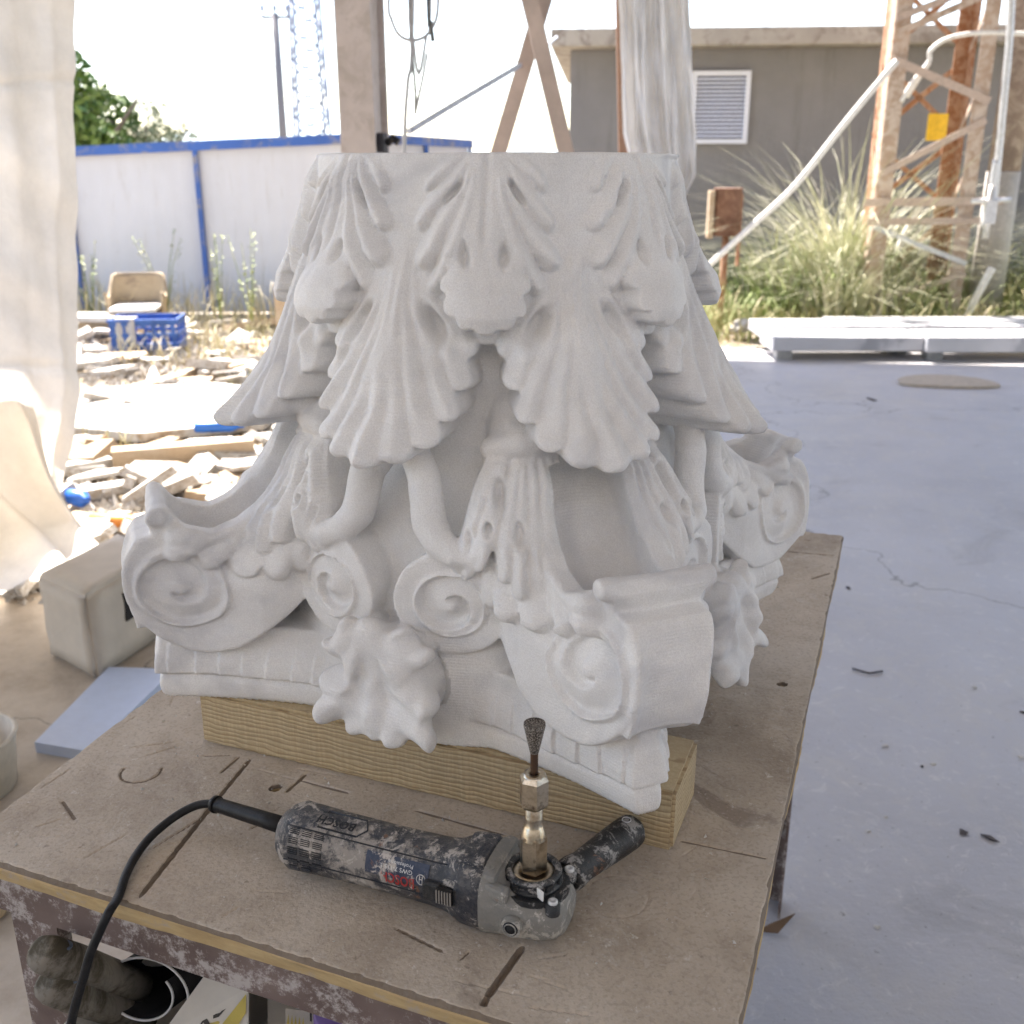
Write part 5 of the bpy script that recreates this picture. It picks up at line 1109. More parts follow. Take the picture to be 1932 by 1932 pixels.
for _ in range(2600):
    x = rg.uniform(1.5, 6.8); y = rg.uniform(9.6, 12.0); h = rg.uniform(.35, 1.15) * (.65 + .35 * math.sin(x * 2.1 + 1)); spg.append((x, y, h, rg.uniform(.008, .02), rg.uniform(-.1, .4) * h, rg.uniform(0, 6.28), rg.uniform(.2, 1.1) * h))
blades('tall_verge_grass', spg, grassmat('leafy_green', [(.35, (.13, .22, .05)), (.52, (.24, .32, .10)), (.66, (.42, .44, .24))]), kind='stuff', loc=(4, 10, 0))
blades('verge_grass', sp[:5200], G_GRN, kind='stuff', loc=(4, 10, 0)); blades('dry_verge_grass', sp[5200:], G_DRY, kind='stuff', loc=(4, 10, 0))
sp = []
for _ in range(5200):
    y = rg.uniform(5.0, 10.5); x = rg.uniform(-5.6, -.4)
    if math.sin(x * 2.3 + 1) * math.sin(y * 1.7) < .15 and y < 9.0: continue
    h = rg.uniform(.05, .28) * (1 + (y > 9.3) * .9); sp.append((x, y, h, rg.uniform(.004, .010), rg.uniform(-.1, .4) * h, rg.uniform(0, 6.28), rg.uniform(.0, .7) * h))
blades('yard_grass', sp, G_DRY, kind='stuff', loc=(-3, 8, 0))
def weed(cx, cy, h, label, seed):
    rr = np.random.default_rng(seed); t = thing('weed', label, 'weed', (cx, cy, 0), 0, 'spindly weeds in front of the white fence'); mb = MB(); lv_ = MB()
    for k in range(4):
        a = rr.uniform(0, 6.28); l = rr.uniform(.04, .25); pts = [(0, 0, 0), (l * math.cos(a) * .5, l * math.sin(a) * .5, h * .5), (l * math.cos(a), l * math.sin(a), h * rr.uniform(.75, 1))]; mb.tube(pts, [.006, .004, .002], 5)
        for j in range(26):
            q = rr.uniform(.15, 1); b = rr.uniform(0, 6.28); p = Vector(pts[0]).lerp(Vector(pts[2]), q); s_ = rr.uniform(.015, .035); d = Vector((math.cos(b), math.sin(b), rr.uniform(-.2, .8))) * s_; e = Vector((-math.sin(b), math.cos(b), .2)) * s_ * .4
            lv_.add([p, p + d * .5 + e, p + d * 1.3, p + d * .5 - e], [(0, 1, 2, 3)])
    mb.build('stems', G_GRN, t); lv_.build('leaves', G_GRN, t)
weed(at_z(345, 590, 0).x, 9.9, 1.0, 'tall leafy weed right of the armchair', 1); weed(at_z(440, 600, 0).x, 9.6, .85, 'thin weed beside the blue fence post', 2); weed(at_z(490, 610, 0).x, 9.4, .9, 'sparse weed left of the wooden stake', 3); weed(at_z(185, 600, 0).x, 9.9, .75, 'pale weed left of the armchair', 4)

# ================================================================== MARBLE SLABS ON THE FLOOR, BOARD, BITS
M_SLAB = paint('blueish_marble', (.56, .57, .60), (.33, .34, .37), .30, 2.2, .5)
def slab(px0, px1, py, Y, depth, ht, zb_, label, rz=0):
    a = at_y(px0, py, Y); b = at_y(px1, py, Y); L = b.x - a.x; mb = MB(); mb.box((L / 2, depth / 2, ht / 2), (L, depth, ht), None, .008); o = mb.build('marble_slab', M_SLAB, loc=(a.x, Y, zb_), rot=(0, 0, rz)); return tag(o, label, 'slab')
slab(1458, 1742, 665, 7.75, .42, .105, .07, 'long marble slab on blocks, left one nearest the capital', .012); slab(1748, 2150, 665, 7.70, .40, .115, .07, 'long marble slab on blocks, running out at the right edge', .012)
slab(1432, 2050, 640, 8.25, .40, .09, .10, 'thinner marble slab lying behind the two front slabs', .01)
for i, (px, lb) in enumerate(((1480, 'small grey block under the left end of the marble slab'), (1765, 'small grey block under the joint of the marble slabs'), (1700, 'small grey block behind under the marble slabs'))):
    p = at_y(px, 675, 7.78 + .2 * (i == 2)); mb = MB(); mb.box((0, 0, .035), (.12, .12, .069), None, .004); o = mb.build('support_block', plain('grey_block', (.34, .34, .33), .9), loc=(p.x, 7.85 + .25 * (i == 2), .0)); tag(o, lb, 'block')
for py0, lb, dz in ((629, 'upper of the two thin metal rails on the marble slabs', .014), (636, 'lower of the two thin metal rails on the marble slabs', 0)):
    p = at_y(1560 + (py0 == 636) * 70, py0, 8.4); mb = MB(); mb.box((2.2, 0, .015), (4.4, .05, .03)); o = mb.build('metal_rail', M_GALV, loc=(p.x, 8.4 + dz * 9, .191)); tag(o, lb, 'rail')
bd = at_z(1790, 728, 0); mb = MB(); n = 18; out = [(.33 * math.cos(t), .30 * math.sin(t) * (1 if math.sin(t) > 0 else .35)) for t in np.linspace(0, 2 * math.pi, 25)[:-1]]; mb.prism(out, .002, .020); o = mb.build('board_offcut', plain('board_brown', (.42, .36, .29), .8), loc=(bd.x, bd.y, 0), rot=(0, 0, -.12)); tag(o, 'half-round brown board offcut lying on the open floor', 'board')
M_DARK = plain('dark_scrap', (.06, .05, .05), .8); M_CHIP = plain('marble_chip', (.55, .53, .50), .85)
def rock(name, x, y, s_, mat, label, cat, z=0, seed=0, flat=.6, group=None, n=10):
    rr = random.Random(seed); bm = bmesh.new(); 
    for _ in range(n): v_ = Vector((rr.gauss(0, 1), rr.gauss(0, 1), rr.gauss(0, 1))).normalized(); bm.verts.new((v_.x * s_[0], v_.y * s_[1], (v_.z * .5 + .5) * s_[2]))
    r_ = bmesh.ops.convex_hull(bm, input=bm.verts[:]); bmesh.ops.delete(bm, geom=[g_ for g_ in r_['geom_interior'] if isinstance(g_, bmesh.types.BMVert)], context='VERTS')
    zmin = min(v_.co.z for v_ in bm.verts)
    for v_ in bm.verts: v_.co.z -= zmin
    me = bpy.data.meshes.new(name); bm.to_mesh(me); bm.free(); me.materials.append(mat); o = link(bpy.data.objects.new(name, me)); o.location = (x, y, z); o.rotation_euler = (0, 0, rr.uniform(0, 6)); return tag(o, label, cat, group)
for i, (px, py, s_, m_, lb, ct) in enumerate([(1400, 632, (.17, .12, .20), M_WHITEMARBLE, 'rough pale boulder at the edge of the grass', 'rock'), (1465, 842, (.03, .025, .03), M_CHIP, 'small stone lump on the floor right of the capital', 'stone'),
        (1398, 803, (.05, .018, .012), M_DARK, 'dark scrap on the floor just right of the leaf tip', 'scrap'), (1645, 755, (.06, .02, .01), M_DARK, 'thin dark smear of scrap on the far floor', 'scrap'), (1818, 1570, (.020, .010, .008), M_DARK, 'dark curled shaving lying beside another on the right, the left one', 'shaving'),
        (1868, 1583, (.024, .009, .007), M_DARK, 'dark curled shaving lying on the right, the right one', 'shaving'), (1600, 1110, (.016, .008, .006), M_DARK, 'dark crumb on the floor beside the table corner', 'scrap'), (1838, 1298, (.010, .009, .008), M_CHIP, 'white pebble at the end of a crack in the floor', 'pebble'),
        (1668, 1408, (.012, .010, .007), M_CHIP, 'white chip on the floor halfway along the table', 'chip'), (1760, 1442, (.010, .008, .006), M_CHIP, 'white chip on the floor beside a dark speck', 'chip'), (1740, 1447, (.009, .005, .004), M_DARK, 'dark speck beside a white chip on the floor', 'speck'), (1925, 1430, (.012, .010, .007), M_CHIP, 'white chip at the right edge of the floor', 'chip'),
        (1672, 1543, (.007, .006, .005), M_CHIP, 'tiny pale chip on the lower floor', 'chip'), (1638, 1570, (.010, .006, .005), M_CHIP, 'pale sliver on the lower floor near the table', 'chip'), (1655, 1750, (.008, .007, .005), M_CHIP, 'single chip low on the floor right of the table', 'chip'), (1930, 1345, (.012, .008, .006), M_DARK, 'dark pellet near the right edge of the floor', 'scrap')]):
    p = at_z(px, py, 0); rock('stone' if m_ is not M_DARK else 'scrap', p.x, p.y, s_, m_, lb, ct, 0, 40 + i)
mb = MB(); pts = [at_z(px, py, 0.002) for px, py in ((1665, 1268), (1640, 1272), (1608, 1263))]; o = thing('twig', 'thin dark twig lying on the floor right of the table', 'twig', pts[0]); mb.tube([p - pts[0] + Vector((0, 0, .003)) for p in pts], .003, 6); mb.build('stem', M_DARK, o)
mb = MB(); p = at_z(1455, 1760, 0); o = thing('leaf_scrap', 'curled brown leaf beside the right table leg', 'leaf', p); mb.add([(-.03, 0, .004), (0, .012, .012), (.05, .02, .03), (.01, -.01, .008)], [(0, 1, 2, 3)]); mb.add([(-.03, 0, .003), (0, .012, .011), (.05, .02, .029), (.01, -.01, .007)], [(3, 2, 1, 0)]); mb.build('leaf_blade', plain('brown_leaf', (.16, .10, .06), .8), o)

# ================================================================== RUBBLE YARD
ch = thing('tub_armchair', 'beige tub armchair without legs dumped in front of the fence', 'armchair', (at_y(262, 600, 9.35).x, 9.35, .01), R(8)); ch.scale = (.95, .95, .76); chc = paint('beige_shell', (.36, .28, .18), (.24, .18, .12), .4, 6, .7)
def shell():
    V = []; F = []; na, nz = 28, 12
    for lay in (0, 1):
        for i in range(na + 1):
            a = R(-25 + 230 * i / na)
            for j in range(nz + 1):
                t = j / nz; side = abs(math.cos(a)); top = .62 if side < .75 else .62 - .26 * ((side - .75) / .25) ** .7; rr_ = .24 + .035 * t - lay * .028; sq = 1 / (abs(math.cos(a)) ** 4 + abs(math.sin(a)) ** 4) ** .25
                V.append((math.cos(a) * rr_ * sq, math.sin(a) * rr_ * sq * .85, .05 + t * (top - .05)))
    m_ = (na + 1) * (nz + 1)
    for i in range(na):
        for j in range(nz): q = i * (nz + 1) + j; F += [(q, q + nz + 1, q + nz + 2, q + 1), (q + m_, q + 1 + m_, q + nz + 2 + m_, q + nz + 1 + m_)]
        q = i * (nz + 1) + nz; F.append((q, q + nz + 1, q + nz + 1 + m_, q + m_)); q = i * (nz + 1); F.append((q, q + m_, q + nz + 1 + m_, q + nz + 1))
    for i in (0, na):
        for j in range(nz): q = i * (nz + 1) + j; F.append((q, q + 1, q + 1 + m_, q + m_))
    return V, F
V_, F_ = shell(); mesh_obj('backrest', V_, F_, chc, ch)
mb = MB(); mb.box((0, -.02, .16), (.44, .44, .12), None, .03); mb.build('seat_base', plain('dark_seat', (.12, .08, .06), .7), ch); mb = MB(); mb.box((0, -.04, .245), (.42, .44, .05), None, .02); mb.build('cushion', M_WHITE, ch)
cr = thing('plastic_crate', 'blue plastic crate with a grey rag over its rim, in front of the armchair', 'crate', (at_z(285, 655, 0).x, 8.35, 0), R(6)); M_CR = plain('crate_blue', (.025, .10, .36), .5, var=.3, scale=8)
mb = MB(); W_, D_, H_ = .52, .34, .25
for sy in (-1, 1):
    for z, h in ((.03, .06), (.125, .03), (.225, .05)): mb.box((0, sy * D_ / 2, z), (W_, .015, h))
    for k in range(7): mb.box((-W_ / 2 + .03 + k * (W_ - .06) / 6, sy * (D_ / 2 - .001), H_ / 2), (.03, .012, H_ - .01))
for sx in (-1, 1):
    for z, h in ((.03, .06), (.125, .03), (.225, .05)): mb.box((sx * W_ / 2, 0, z), (.015, D_ - .016, h))
    for k in range(4): mb.box((sx * (W_ / 2 - .001), -D_ / 2 + .03 + k * (D_ - .06) / 3, H_ / 2), (.012, .03, H_ - .01))
mb.box((0, 0, .008), (W_ - .02, D_ - .02, .012)); mb.box((0, -D_ / 2 - .012, H_ - .01), (W_ + .03, .012, .02)); mb.build('crate_body', M_CR, cr)
mb = MB(); mb.box((-.02, -D_ / 2 - .010, .16), (.05, .006, .03)); mb.box((.09, -D_ / 2 - .010, .09), (.05, .006, .02)); mb.build('crate_label', plain('label_tan', (.6, .45, .3), .6), cr)
def ragf(u, v):
    x = -.20 + .16 * u; t = v * .34; y = -D_ / 2 - .022 - .008 * math.sin(u * 9) if t > .10 else -D_ / 2 - .02 + (.10 - t); z = H_ + .012 if t <= .10 else H_ + .012 - (t - .10); return (cr.location.x + x, cr.location.y + y, z)
cloth('rag', 12, 16, ragf, plain('grey_rag', (.42, .42, .44), .8), 'thin grey rag draped over the side of the blue crate', 'rag', tuple(cr.location))
mb = MB(); mb.box((0, 0, .02), (.75, .35, .04)); p = at_z(185, 604, .12); o = mb.build('white_board', M_WHITEMARBLE, loc=(p.x, 9.1, .12)); tag(o, 'flat white board left of the armchair', 'board'); mb = MB(); mb.box((0, 0, .06), (.3, .25, .12)); o = mb.build('support_block', M_TIMBER, loc=(p.x, 9.12, 0)); tag(o, 'brown block under the flat white board', 'block')
# beams, bottles and big slabs that can be singled out
def plank(px0, py0, px1, py1, w_, h_, mat, label, name='timber_plank', cat='plank', z=0):
    a, b = at_z(px0, py0, z), at_z(px1, py1, z); mb = MB(); c_ = (a + b) / 2; bar_between(mb, a - c_ + Vector((0, 0, h_ / 2)), b - c_ + Vector((0, 0, h_ / 2)), w_, h_); o = mb.build(name, mat, loc=c_); return tag(o, label, cat)
plank(215, 885, 480, 862, .10, .10, M_TIMBER, 'long brown timber lying across the rubble left of the capital'); plank(125, 945, 315, 915, .09, .045, M_WHITEMARBLE, 'pale stone strip in front of the brown timber', 'stone_strip', 'strip')
plank(60, 905, 210, 880, .08, .05, M_WHITEMARBLE, 'pale stone strip left of the brown timber', 'stone_strip', 'strip'); plank(250, 738, 420, 690, .10, .03, M_TIMBER, 'thin grey plank leaning among the far rubble')
for px, py, L, rad, col_, lb, az_ in ((415, 815, .26, .030, (.02, .16, .60), 'blue plastic bottle lying in front of the big white slab', 8), (222, 1000, .22, .034, (.75, .28, .06), 'orange plastic tube near the loose sheeting', -8), (150, 955, .12, .035, (.02, .12, .5), 'blue scrap of plastic by the hanging sheeting', -30)):
    p = at_z(px, py, .03); t = thing('plastic_bottle', lb, 'bottle', (p.x, p.y, rad + .03), R(az_)); M = Matrix.Rotation(math.pi / 2, 4, 'Y'); mb = MB(); mb.lathe([(0, -L / 2), (rad * .9, -L / 2), (rad, -L / 2 + .01), (rad, L * .25), (rad * .4, L * .4), (rad * .4, L * .5), (0, L * .5)], 16, M); mb.build('bottle_body', plain('bottle_plastic', col_, .35, var=.08), t)
bs = at_z(300, 785, 0); mb = MB(); mb.prism([(-.95, .42), (-.62, -.35), (.1, -.62), (.72, -.42), (.85, .2), (.2, .55)], 0, .05); o = mb.build('marble_sheet', M_WHITEMARBLE, loc=(bs.x, bs.y, .02), rot=(.03, -.02, 0)); tag(o, 'big broken sheet of white marble in the middle of the rubble', 'slab')
rb = random.Random(21); protos = []
for k in range(8):
    bm = bmesh.new(); npt = rb.randint(4, 8); poly = sorted([(rb.uniform(.6, 1.0), rb.uniform(0, 2 * math.pi)) for _ in range(npt)], key=lambda q: q[1]); th_ = rb.uniform(.10, .38)
    lo = [bm.verts.new((r_ * math.cos(a), r_ * math.sin(a) * .75, 0)) for r_, a in poly]; hi = [bm.verts.new((r_ * math.cos(a) * .95, r_ * math.sin(a) * .71, th_)) for r_, a in poly]
    bm.faces.new(lo[::-1]); bm.faces.new(hi)
    for i in range(npt): bm.faces.new((lo[i], lo[(i + 1) % npt], hi[(i + 1) % npt], hi[i]))
    bmesh.ops.recalc_face_normals(bm, faces=bm.faces[:]); me = bpy.data.meshes.new('marble_offcut'); bm.to_mesh(me); bm.free(); me.materials.append(M_WHITEMARBLE if k != 5 else M_TIMBER); protos.append(me)
def in_yard(x, y):
    q = Vector((x, y, 0)) - FA; return q.dot(Vector((E2.y, -E2.x, 0))) < -.10
cnt = 0
while cnt < 285:
    y = 3.35 + 6.4 * rb.random() ** 1.35; x = rb.uniform(-.47 * y - .4, -.05 * y - .1)
    if not in_yard(x, y) or (abs(x + 2.9) < .55 and 8 < y < 8.8): continue
    s_ = rb.uniform(.07, .23) * (1 if rb.random() < .85 else 1.5) * (.75 + y * .05); o = bpy.data.objects.new('marble_offcut', protos[rb.randrange(8)]); link(o); o.location = (x, y, rb.uniform(-.02, .05)); o.scale = (s_, s_ * rb.uniform(.5, 1.1), s_ * rb.uniform(.3, .9)); o.rotation_euler = (rb.gauss(0, .22), rb.gauss(0, .22), rb.uniform(0, 6.28))
    wood_ = o.data.materials[0] is M_TIMBER; near = 'near the loose sheeting' if y < 4.4 else ('around the big white sheet' if y < 6.3 else ('in front of the blue crate' if y < 8.2 else 'close to the white fence'))
    nm = ('small' if s_ < .14 else 'large') + (' brown wooden scrap' if wood_ else ' broken white marble piece'); 
    if wood_: o.name = 'wooden_scrap'
    tag(o, nm + ' ' + near, 'scrap' if wood_ else 'offcut', nm + 's ' + near); cnt += 1
V = []; F = []
for _ in range(22000):
    y = 3.2 + 7.2 * rb.random() ** 1.2; x = rb.uniform(-.50 * y - .5, -.03 * y)
    if not in_yard(x, y): continue
    s_ = rb.uniform(.008, .042); k = len(V); z = -.02
    V += [(x + rb.uniform(-s_, s_), y + rb.uniform(-s_, s_), z) for _ in range(3)] + [(x + rb.uniform(-s_, s_) * .4, y + rb.uniform(-s_, s_) * .4, z + s_ * rb.uniform(.6, 1.4))]; F += [(k, k + 1, k + 3), (k + 1, k + 2, k + 3), (k + 2, k, k + 3), (k, k + 2, k + 1)]
o = mesh_obj('marble_gravel', V, F, M_WHITEMARBLE, smooth=False); o['kind'] = 'stuff'

# ================================================================== LEFT FOREGROUND: BLOCK, BLUE SLAB, TUB
M_BLK = plain('cream_stone', (.56, .49, .40), .85, var=.1, scale=7, bump=.002)
a, b, c_ = at_z(92, 1238, .0), at_z(183, 1288, .0), at_z(330, 1185, .0)
bx = (b - a); by = (c_ - b); t = thing('stone_block', 'cream cut stone block on the floor left of the capital', 'block', a)
hz = .27; mb = MB(); bm = bmesh.new()
P4 = [Vector((0, 0, 0)), bx, bx + by, by]; bl_ = [bm.verts.new(p) for p in P4]; tl_ = [bm.verts.new(p * 1.0 + Vector((0, 0, hz))) for p in P4]; bm.faces.new(bl_[::-1]); bm.faces.new(tl_)
for i in range(4): bm.faces.new((bl_[i], bl_[(i + 1) % 4], tl_[(i + 1) % 4], tl_[i]))
bmesh.ops.bevel(bm, geom=bm.edges[:], offset=.014, segments=3, affect='EDGES'); bmesh.ops.subdivide_edges(bm, edges=[e for e in bm.edges if e.calc_length() > .1], cuts=5, use_grid_fill=True)
rr = random.Random(2)
for v_ in bm.verts: v_.co += Vector((rr.gauss(0, 1), rr.gauss(0, 1), rr.gauss(0, .6))) * .0018
me = bpy.data.meshes.new('block_body'); bm.to_mesh(me); bm.free(); me.materials.append(M_BLK); me.shade_smooth(); link(bpy.data.objects.new('block_body', me), t)
bp = at_z(235, 1175, .1) - a; mb = MB(); mb.box((bx + by * .50 + bx.normalized() * .002 + Vector((0, 0, .17))), (.006, .07, .09), Matrix.Rotation(math.atan2(by.y, by.x) - math.pi / 2, 3, 'Z')); mb.build('dark_patch', M_BLACK, t)
sa, sb, sc = at_z(65, 1400, .03), at_z(168, 1418, .03), at_z(330, 1262, .03); sd = at_z(205, 1258, .03)
mb = MB(); mb.prism([((p - sa).x, (p - sa).y) for p in (sa, sb, sc, sd)], -.03, .0); o = mb.build('marble_slab', plain('blue_white_marble', (.50, .58, .74), .45, var=.04), loc=sa); tag(o, 'smooth bluish marble slab on the floor in front of the stone block', 'slab')
tb = at_z(-62, 1490, .0); t = thing('plastic_tub', 'cream round plastic tub at the left edge of the floor', 'tub', (tb.x, tb.y, 0)); mb = MB(); mb.lathe([(0, .004), (.110, .004), (.124, .13), (.130, .14), (.125, .146), (.118, .14), (.104, .012), (0, .012)], 40); mb.build('tub_body', plain('cream_plastic', (.56, .50, .41), .5), t)

# ================================================================== UNDER THE TABLE
def U(px, py, z): return at_z(px, py, z)
M_CARD = plain('white_card', (.56, .53, .48), .8, var=.06); M_YEL = plain('print_yellow', (.50, .40, .10), .8); M_INK = plain('print_ink', (.05, .045, .04), .8)
sh_ = thing('tool_shelf', 'steel shelf under the workbench carrying boxes', 'shelf', (0, 0, 0)); z_s = .36; mid = (TA + TB_ + TC + TD) / 4
pl = [p.lerp(mid, .10) for p in (TA, TB_, TC, TD)]; mb = MB(); mb.prism([(p.x, p.y) for p in pl], z_s - .02, z_s); mb.build('shelf_board', M_FRAME, sh_)
def carton(px, py, ztop, L, D, rz, label, name='cardboard_box'):
    p = U(px, py, ztop); t = thing(name, label, 'box', (p.x, p.y, z_s), rz); h = ztop - z_s; mb = MB(); tk = .004
    mb.box((L / 2, 0, h / 2), (L, tk, h)); mb.box((L / 2, D, h / 2), (L, tk, h)); mb.box((0, D / 2, h / 2), (tk, D - tk, h)); mb.box((L, D / 2, h / 2), (tk, D - tk, h)); mb.box((L / 2, D / 2, tk), (L - tk, D - tk, tk)); mb.build('carton', M_CARD, t); return t, h
bx_, hb_ = carton(120, 1935, .60, .225, .30, R(-28), 'open white carton of tools with yellow print, under the table corner')
def flap(parent, pts, mat, name='flap', th=.003):
    mb = MB(); V = [Vector(p) for p in pts]; n = (V[1] - V[0]).cross(V[2] - V[0]).normalized() * th; mb.add(V + [v_ + n for v_ in V], [tuple(range(len(V)))[::-1], tuple(range(len(V), 2 * len(V)))] + [(i, (i + 1) % len(V), (i + 1) % len(V) + len(V), i + len(V)) for i in range(len(V))]); return mb.build(name, mat, parent)
# big flap leaning up with its print (the panel seen at the bottom)
inv = bx_.matrix_basis.inverted(); bpy.context.view_layer.update(); inv = Matrix.LocRotScale(bx_.location, bx_.rotation_euler, None).inverted()
A1, A2, A3, A4 = U(300, 1960, .60), U(395, 1830, .655), U(470, 1862, .655), U(470, 1990, .60)
fl_ = flap(bx_, [inv @ q for q in (A1, A4, A3, A2)], M_CARD)
def pr(u, v): return (A1.lerp(A4, u)).lerp(A2.lerp(A3, u), v)
nf = ((A4 - A1).cross(A2 - A1)).normalized(); nf = nf if nf.dot(Vector((0, 0, CAMZ)) - A1) > 0 else -nf
def prn(pts, mat, name): mb = MB(); V = [inv @ (pr(u, v) + nf * .005) for u, v in pts]; mb.add(V, [tuple(range(len(V)))]); mb.build(name, mat, fl_)
prn([(.55, .1), (.75, .1), (.98, .62), (.98, .9)], M_YEL, 'print'); prn([(.35, .05), (.5, .05), (.62, .40), (.52, .42)], M_YEL, 'print'); prn([(.80, .05), (.98, .05), (.98, .45)], M_YEL, 'print')
def text_flat(s, size, origin, xdir, ydir, mat, parent, inv_):
    cu = bpy.data.curves.new('t', 'FONT'); cu.body = s; cu.size = size; cu.offset = .0006; cu.resolution_u = 2; o = bpy.data.objects.new('t', cu); COL.objects.link(o); dg = bpy.context.evaluated_depsgraph_get(); dg.update(); me = bpy.data.meshes.new_from_object(o.evaluated_get(dg)); bpy.data.objects.remove(o)
    for v_ in me.vertices: v_.co = inv_ @ (origin + xdir * v_.co.x + ydir * v_.co.y)
    me.materials.clear(); me.materials.append(mat); me.name = 'lettering'; link(bpy.data.objects.new('lettering', me), parent)
text_flat('XO', .030, pr(.36, .12) + nf * .006, (pr(.6, .5) - pr(.36, .12)).normalized(), (pr(0, 1) - pr(0.3, 0)).normalized(), M_INK, fl_, inv)
# rolled black rubber sheet and two old wooden handles sticking out of the carton
def spiral_roll():
    t = thing('rubber_roll', 'rolled sheet of black rubber standing in the open carton', 'roll', (0, 0, 0)); c0 = U(275, 1868, .62); axd = (U(350, 1800, .60) - c0); axd.z = -.03
    ax_ = axd.normalized(); s1 = Vector((ax_.y, -ax_.x, 0)).normalized() * -1; s2 = s1.cross(ax_).normalized(); s2 = s2 if s2.z > 0 else -s2; V = []; F = []; n = 44
    for lay in (0, 1):
        for k in range(n + 1):
            a = R(200 - 420 * k / n); r_ = .047 - .018 * k / n - lay * .0018
            for e in (0, 1): V.append(c0 + s1 * math.cos(a) * r_ * 1.1 + s2 * math.sin(a) * r_ * .8 + ax_ * (.24 * e - .005) + Vector((0, 0, .0)))
    m_ = 2 * (n + 1)
    for k in range(n): q = 2 * k; F += [(q, q + 1, q + 3, q + 2), (q + m_, q + 2 + m_, q + 3 + m_, q + 1 + m_), (q, q + 2, q + 2 + m_, q + m_), (q + 1, q + 1 + m_, q + 3 + m_, q + 3)]
    o = mesh_obj('rubber_sheet', [v_ - c0 for v_ in V], F, M_BLACK, t); t.location = c0
    mb = MB(); mb.tube([Vector(V[2 * k]) - c0 - ax_ * .0005 for k in range(n + 1)], .0014, 5); mb.build('cut_edge', M_CABLE, t)
spiral_roll()
M_OLDW = paint('dusty_old_wood', (.07, .06, .04), (.20, .18, .15), .6, 22, .85)
for pa, pb, rad, lb in (((72, 1795), (265, 1862), .0180, 'upper of the two worn wooden mallets sticking out of the carton'), ((85, 1855), (275, 1925), .0172, 'lower of the two worn wooden mallets sticking out of the carton')):
    a, b = at_y(*pa, .775), at_y(*pb, .86); t = thing('old_mallet', lb, 'mallet', a); d = b - a; mb = MB(); mb.tube([Vector((0, 0, 0)), d * .02, d * .08, d * .3, d * .7, d * 1.0], [rad * .55, rad * .85, rad, rad * 1.05, rad * .95, rad * .85], 20); mb.build('handle', M_OLDW, t)
    mb = MB(); cc = d * .22 + Vector((0, 0, rad * .9)) + (Vector((0, 0, CAMZ)) - a).normalized() * .006; mb.tube([cc + Vector((math.cos(q) * .010, math.sin(q) * .007, .0)) for q in np.linspace(0, 6.28, 17)], .0016, 6); mb.build('worn_ring', plain('blue_grey', (.10, .13, .18), .7), t)
# second carton, label and spray can
b2, h2 = carton(545, 1975, .585, .20, .16, R(-22), 'second carton under the table holding the purple-capped can')
inv2 = Matrix.LocRotScale(b2.location, b2.rotation_euler, None).inverted(); B1, B2, B3, B4 = U(505, 1870, .60), U(560, 1885, .60), U(560, 1912, .585), U(505, 1995, .585); flap(b2, [inv2 @ q for q in (B1, B2, B3, B4)][::-1], M_CARD)
C1, C2, C3, C4 = U(540, 1975, .60), U(690, 2010, .60), U(690, 1925, .615), U(540, 1905, .615); lf = flap(b2, [inv2 @ q for q in (C1, C2, C3, C4)], M_CARD, 'label_panel'); n2 = Vector((0, -.3, 1)).normalized() * .005
xd = (C2 - C1).normalized(); yd = (C4 - C1).normalized()
text_flat('1741', .0105, U(583, 1930, .615) + n2, xd, yd, M_INK, lf, inv2)
mb = MB(); e0 = U(556, 1932, .615) + n2
for q in range(5): p = e0 + xd * (.004 * q - .008); mb.add([inv2 @ (p - yd * .004), inv2 @ (p + xd * .003 - yd * .004), inv2 @ (p + xd * .002 + yd * .006)], [(0, 1, 2)])
mb.build('emblem', M_YEL, lf)
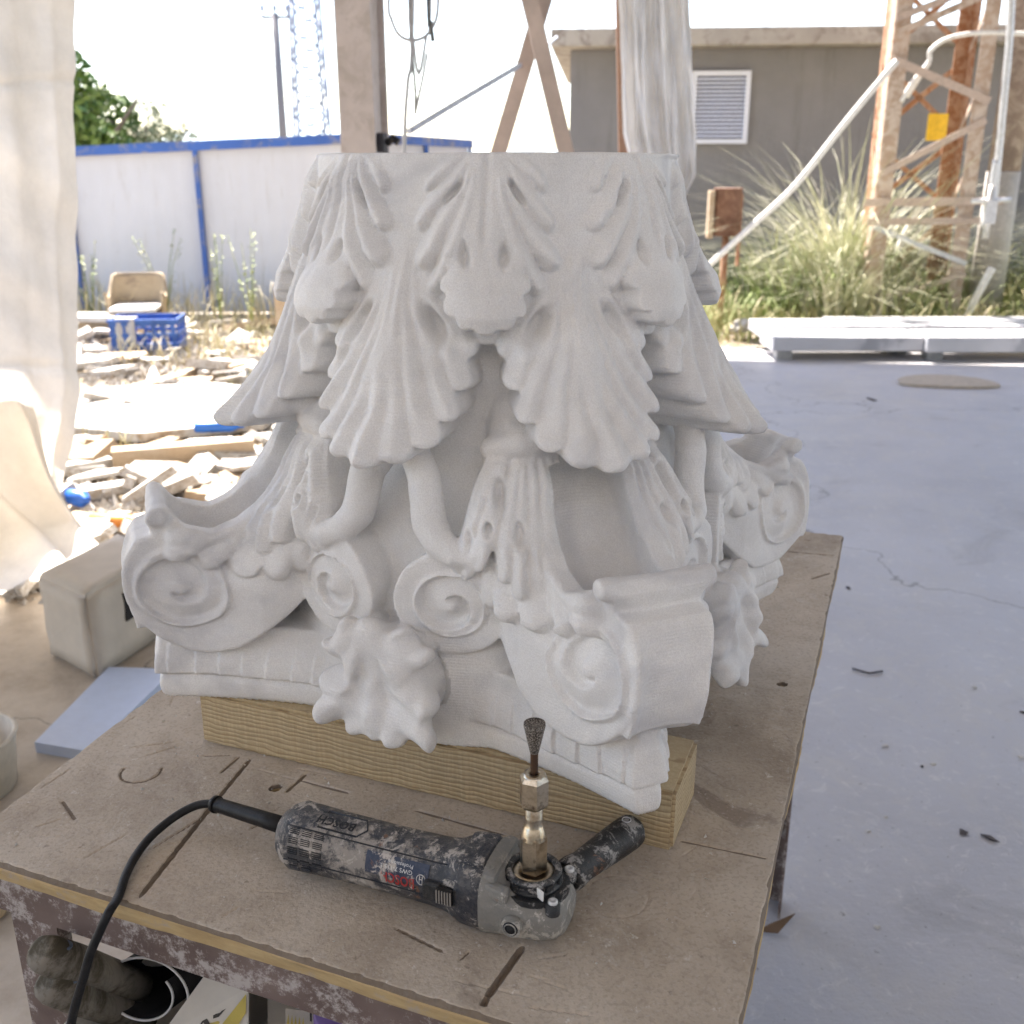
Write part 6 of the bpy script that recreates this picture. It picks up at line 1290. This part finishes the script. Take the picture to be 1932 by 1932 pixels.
sc_ = U(645, 1905, .645); t = thing('spray_can', 'white can with a purple cap standing by the second carton', 'can', (sc_.x, sc_.y, z_s)); mb = MB(); hh = .645 - z_s; mb.lathe([(0, 0), (.033, 0), (.033, hh - .05), (.027, hh - .035), (0, hh - .035)], 28); mb.build('can_body', M_WHITE, t); mb = MB(); mb.lathe([(.0275, hh - .036), (.0275, hh - .004), (.025, hh), (0, hh)], 28); mb.build('cap', plain('purple_cap', (.20, .13, .34), .4), t)
# low dark tin on the floor left of the bench
p = at_z(-30, 1692, 0); t = thing('paint_tin', 'low dark tin with a wooden knob at the far left beside the bench', 'tin', (p.x, p.y, 0)); mb = MB(); mb.lathe([(0, 0), (.075, 0), (.075, .075), (.072, .08), (.069, .075), (.069, .01), (0, .01)], 32); mb.build('tin_body', M_BLACK, t)
mb = MB(); mb.lathe([(0, .01), (.02, .012), (.033, .035), (.033, .055), (.02, .075), (0, .078)], 20, Matrix.Translation((.055, -.065, 0))); mb.build('wooden_knob', plain('turned_wood', (.50, .38, .24), .6), t)
# crumbs of marble lying on the bench round the capital, the beams and the grinder
rc_ = random.Random(9); V = []; F = []
PQ = (TA, TB_, TC, TD)
for _ in range(1500):
    s0, t0 = rc_.random(), rc_.random() ** 1.2; p = PQ[0] * (1 - s0) * (1 - t0) + PQ[1] * s0 * (1 - t0) + PQ[2] * s0 * t0 + PQ[3] * (1 - s0) * t0
    dd = abs((p - Vector((-.359, 1.04, 0))).dot(Vector((math.sin(-brz), math.cos(brz), 0)))); 
    if rc_.random() > math.exp(-dd / .10) * .8 + .10: continue
    if min(s0, 1 - s0, t0, 1 - t0) < .02: continue
    a_ = rc_.choice((.0006, .0009, .0012, .0018, .0028)); k = len(V); z = TABLE - .0002
    V += [(p.x + rc_.uniform(-a_, a_), p.y + rc_.uniform(-a_, a_), z) for _ in range(3)] + [(p.x + rc_.uniform(-a_, a_) * .3, p.y + rc_.uniform(-a_, a_) * .3, z + a_ * rc_.uniform(.6, 1.2))]; F += [(k, k + 1, k + 3), (k + 1, k + 2, k + 3), (k + 2, k, k + 3), (k, k + 2, k + 1)]
o = mesh_obj('marble_crumbs', V, F, M_CHIP, smooth=False); o['kind'] = 'stuff'
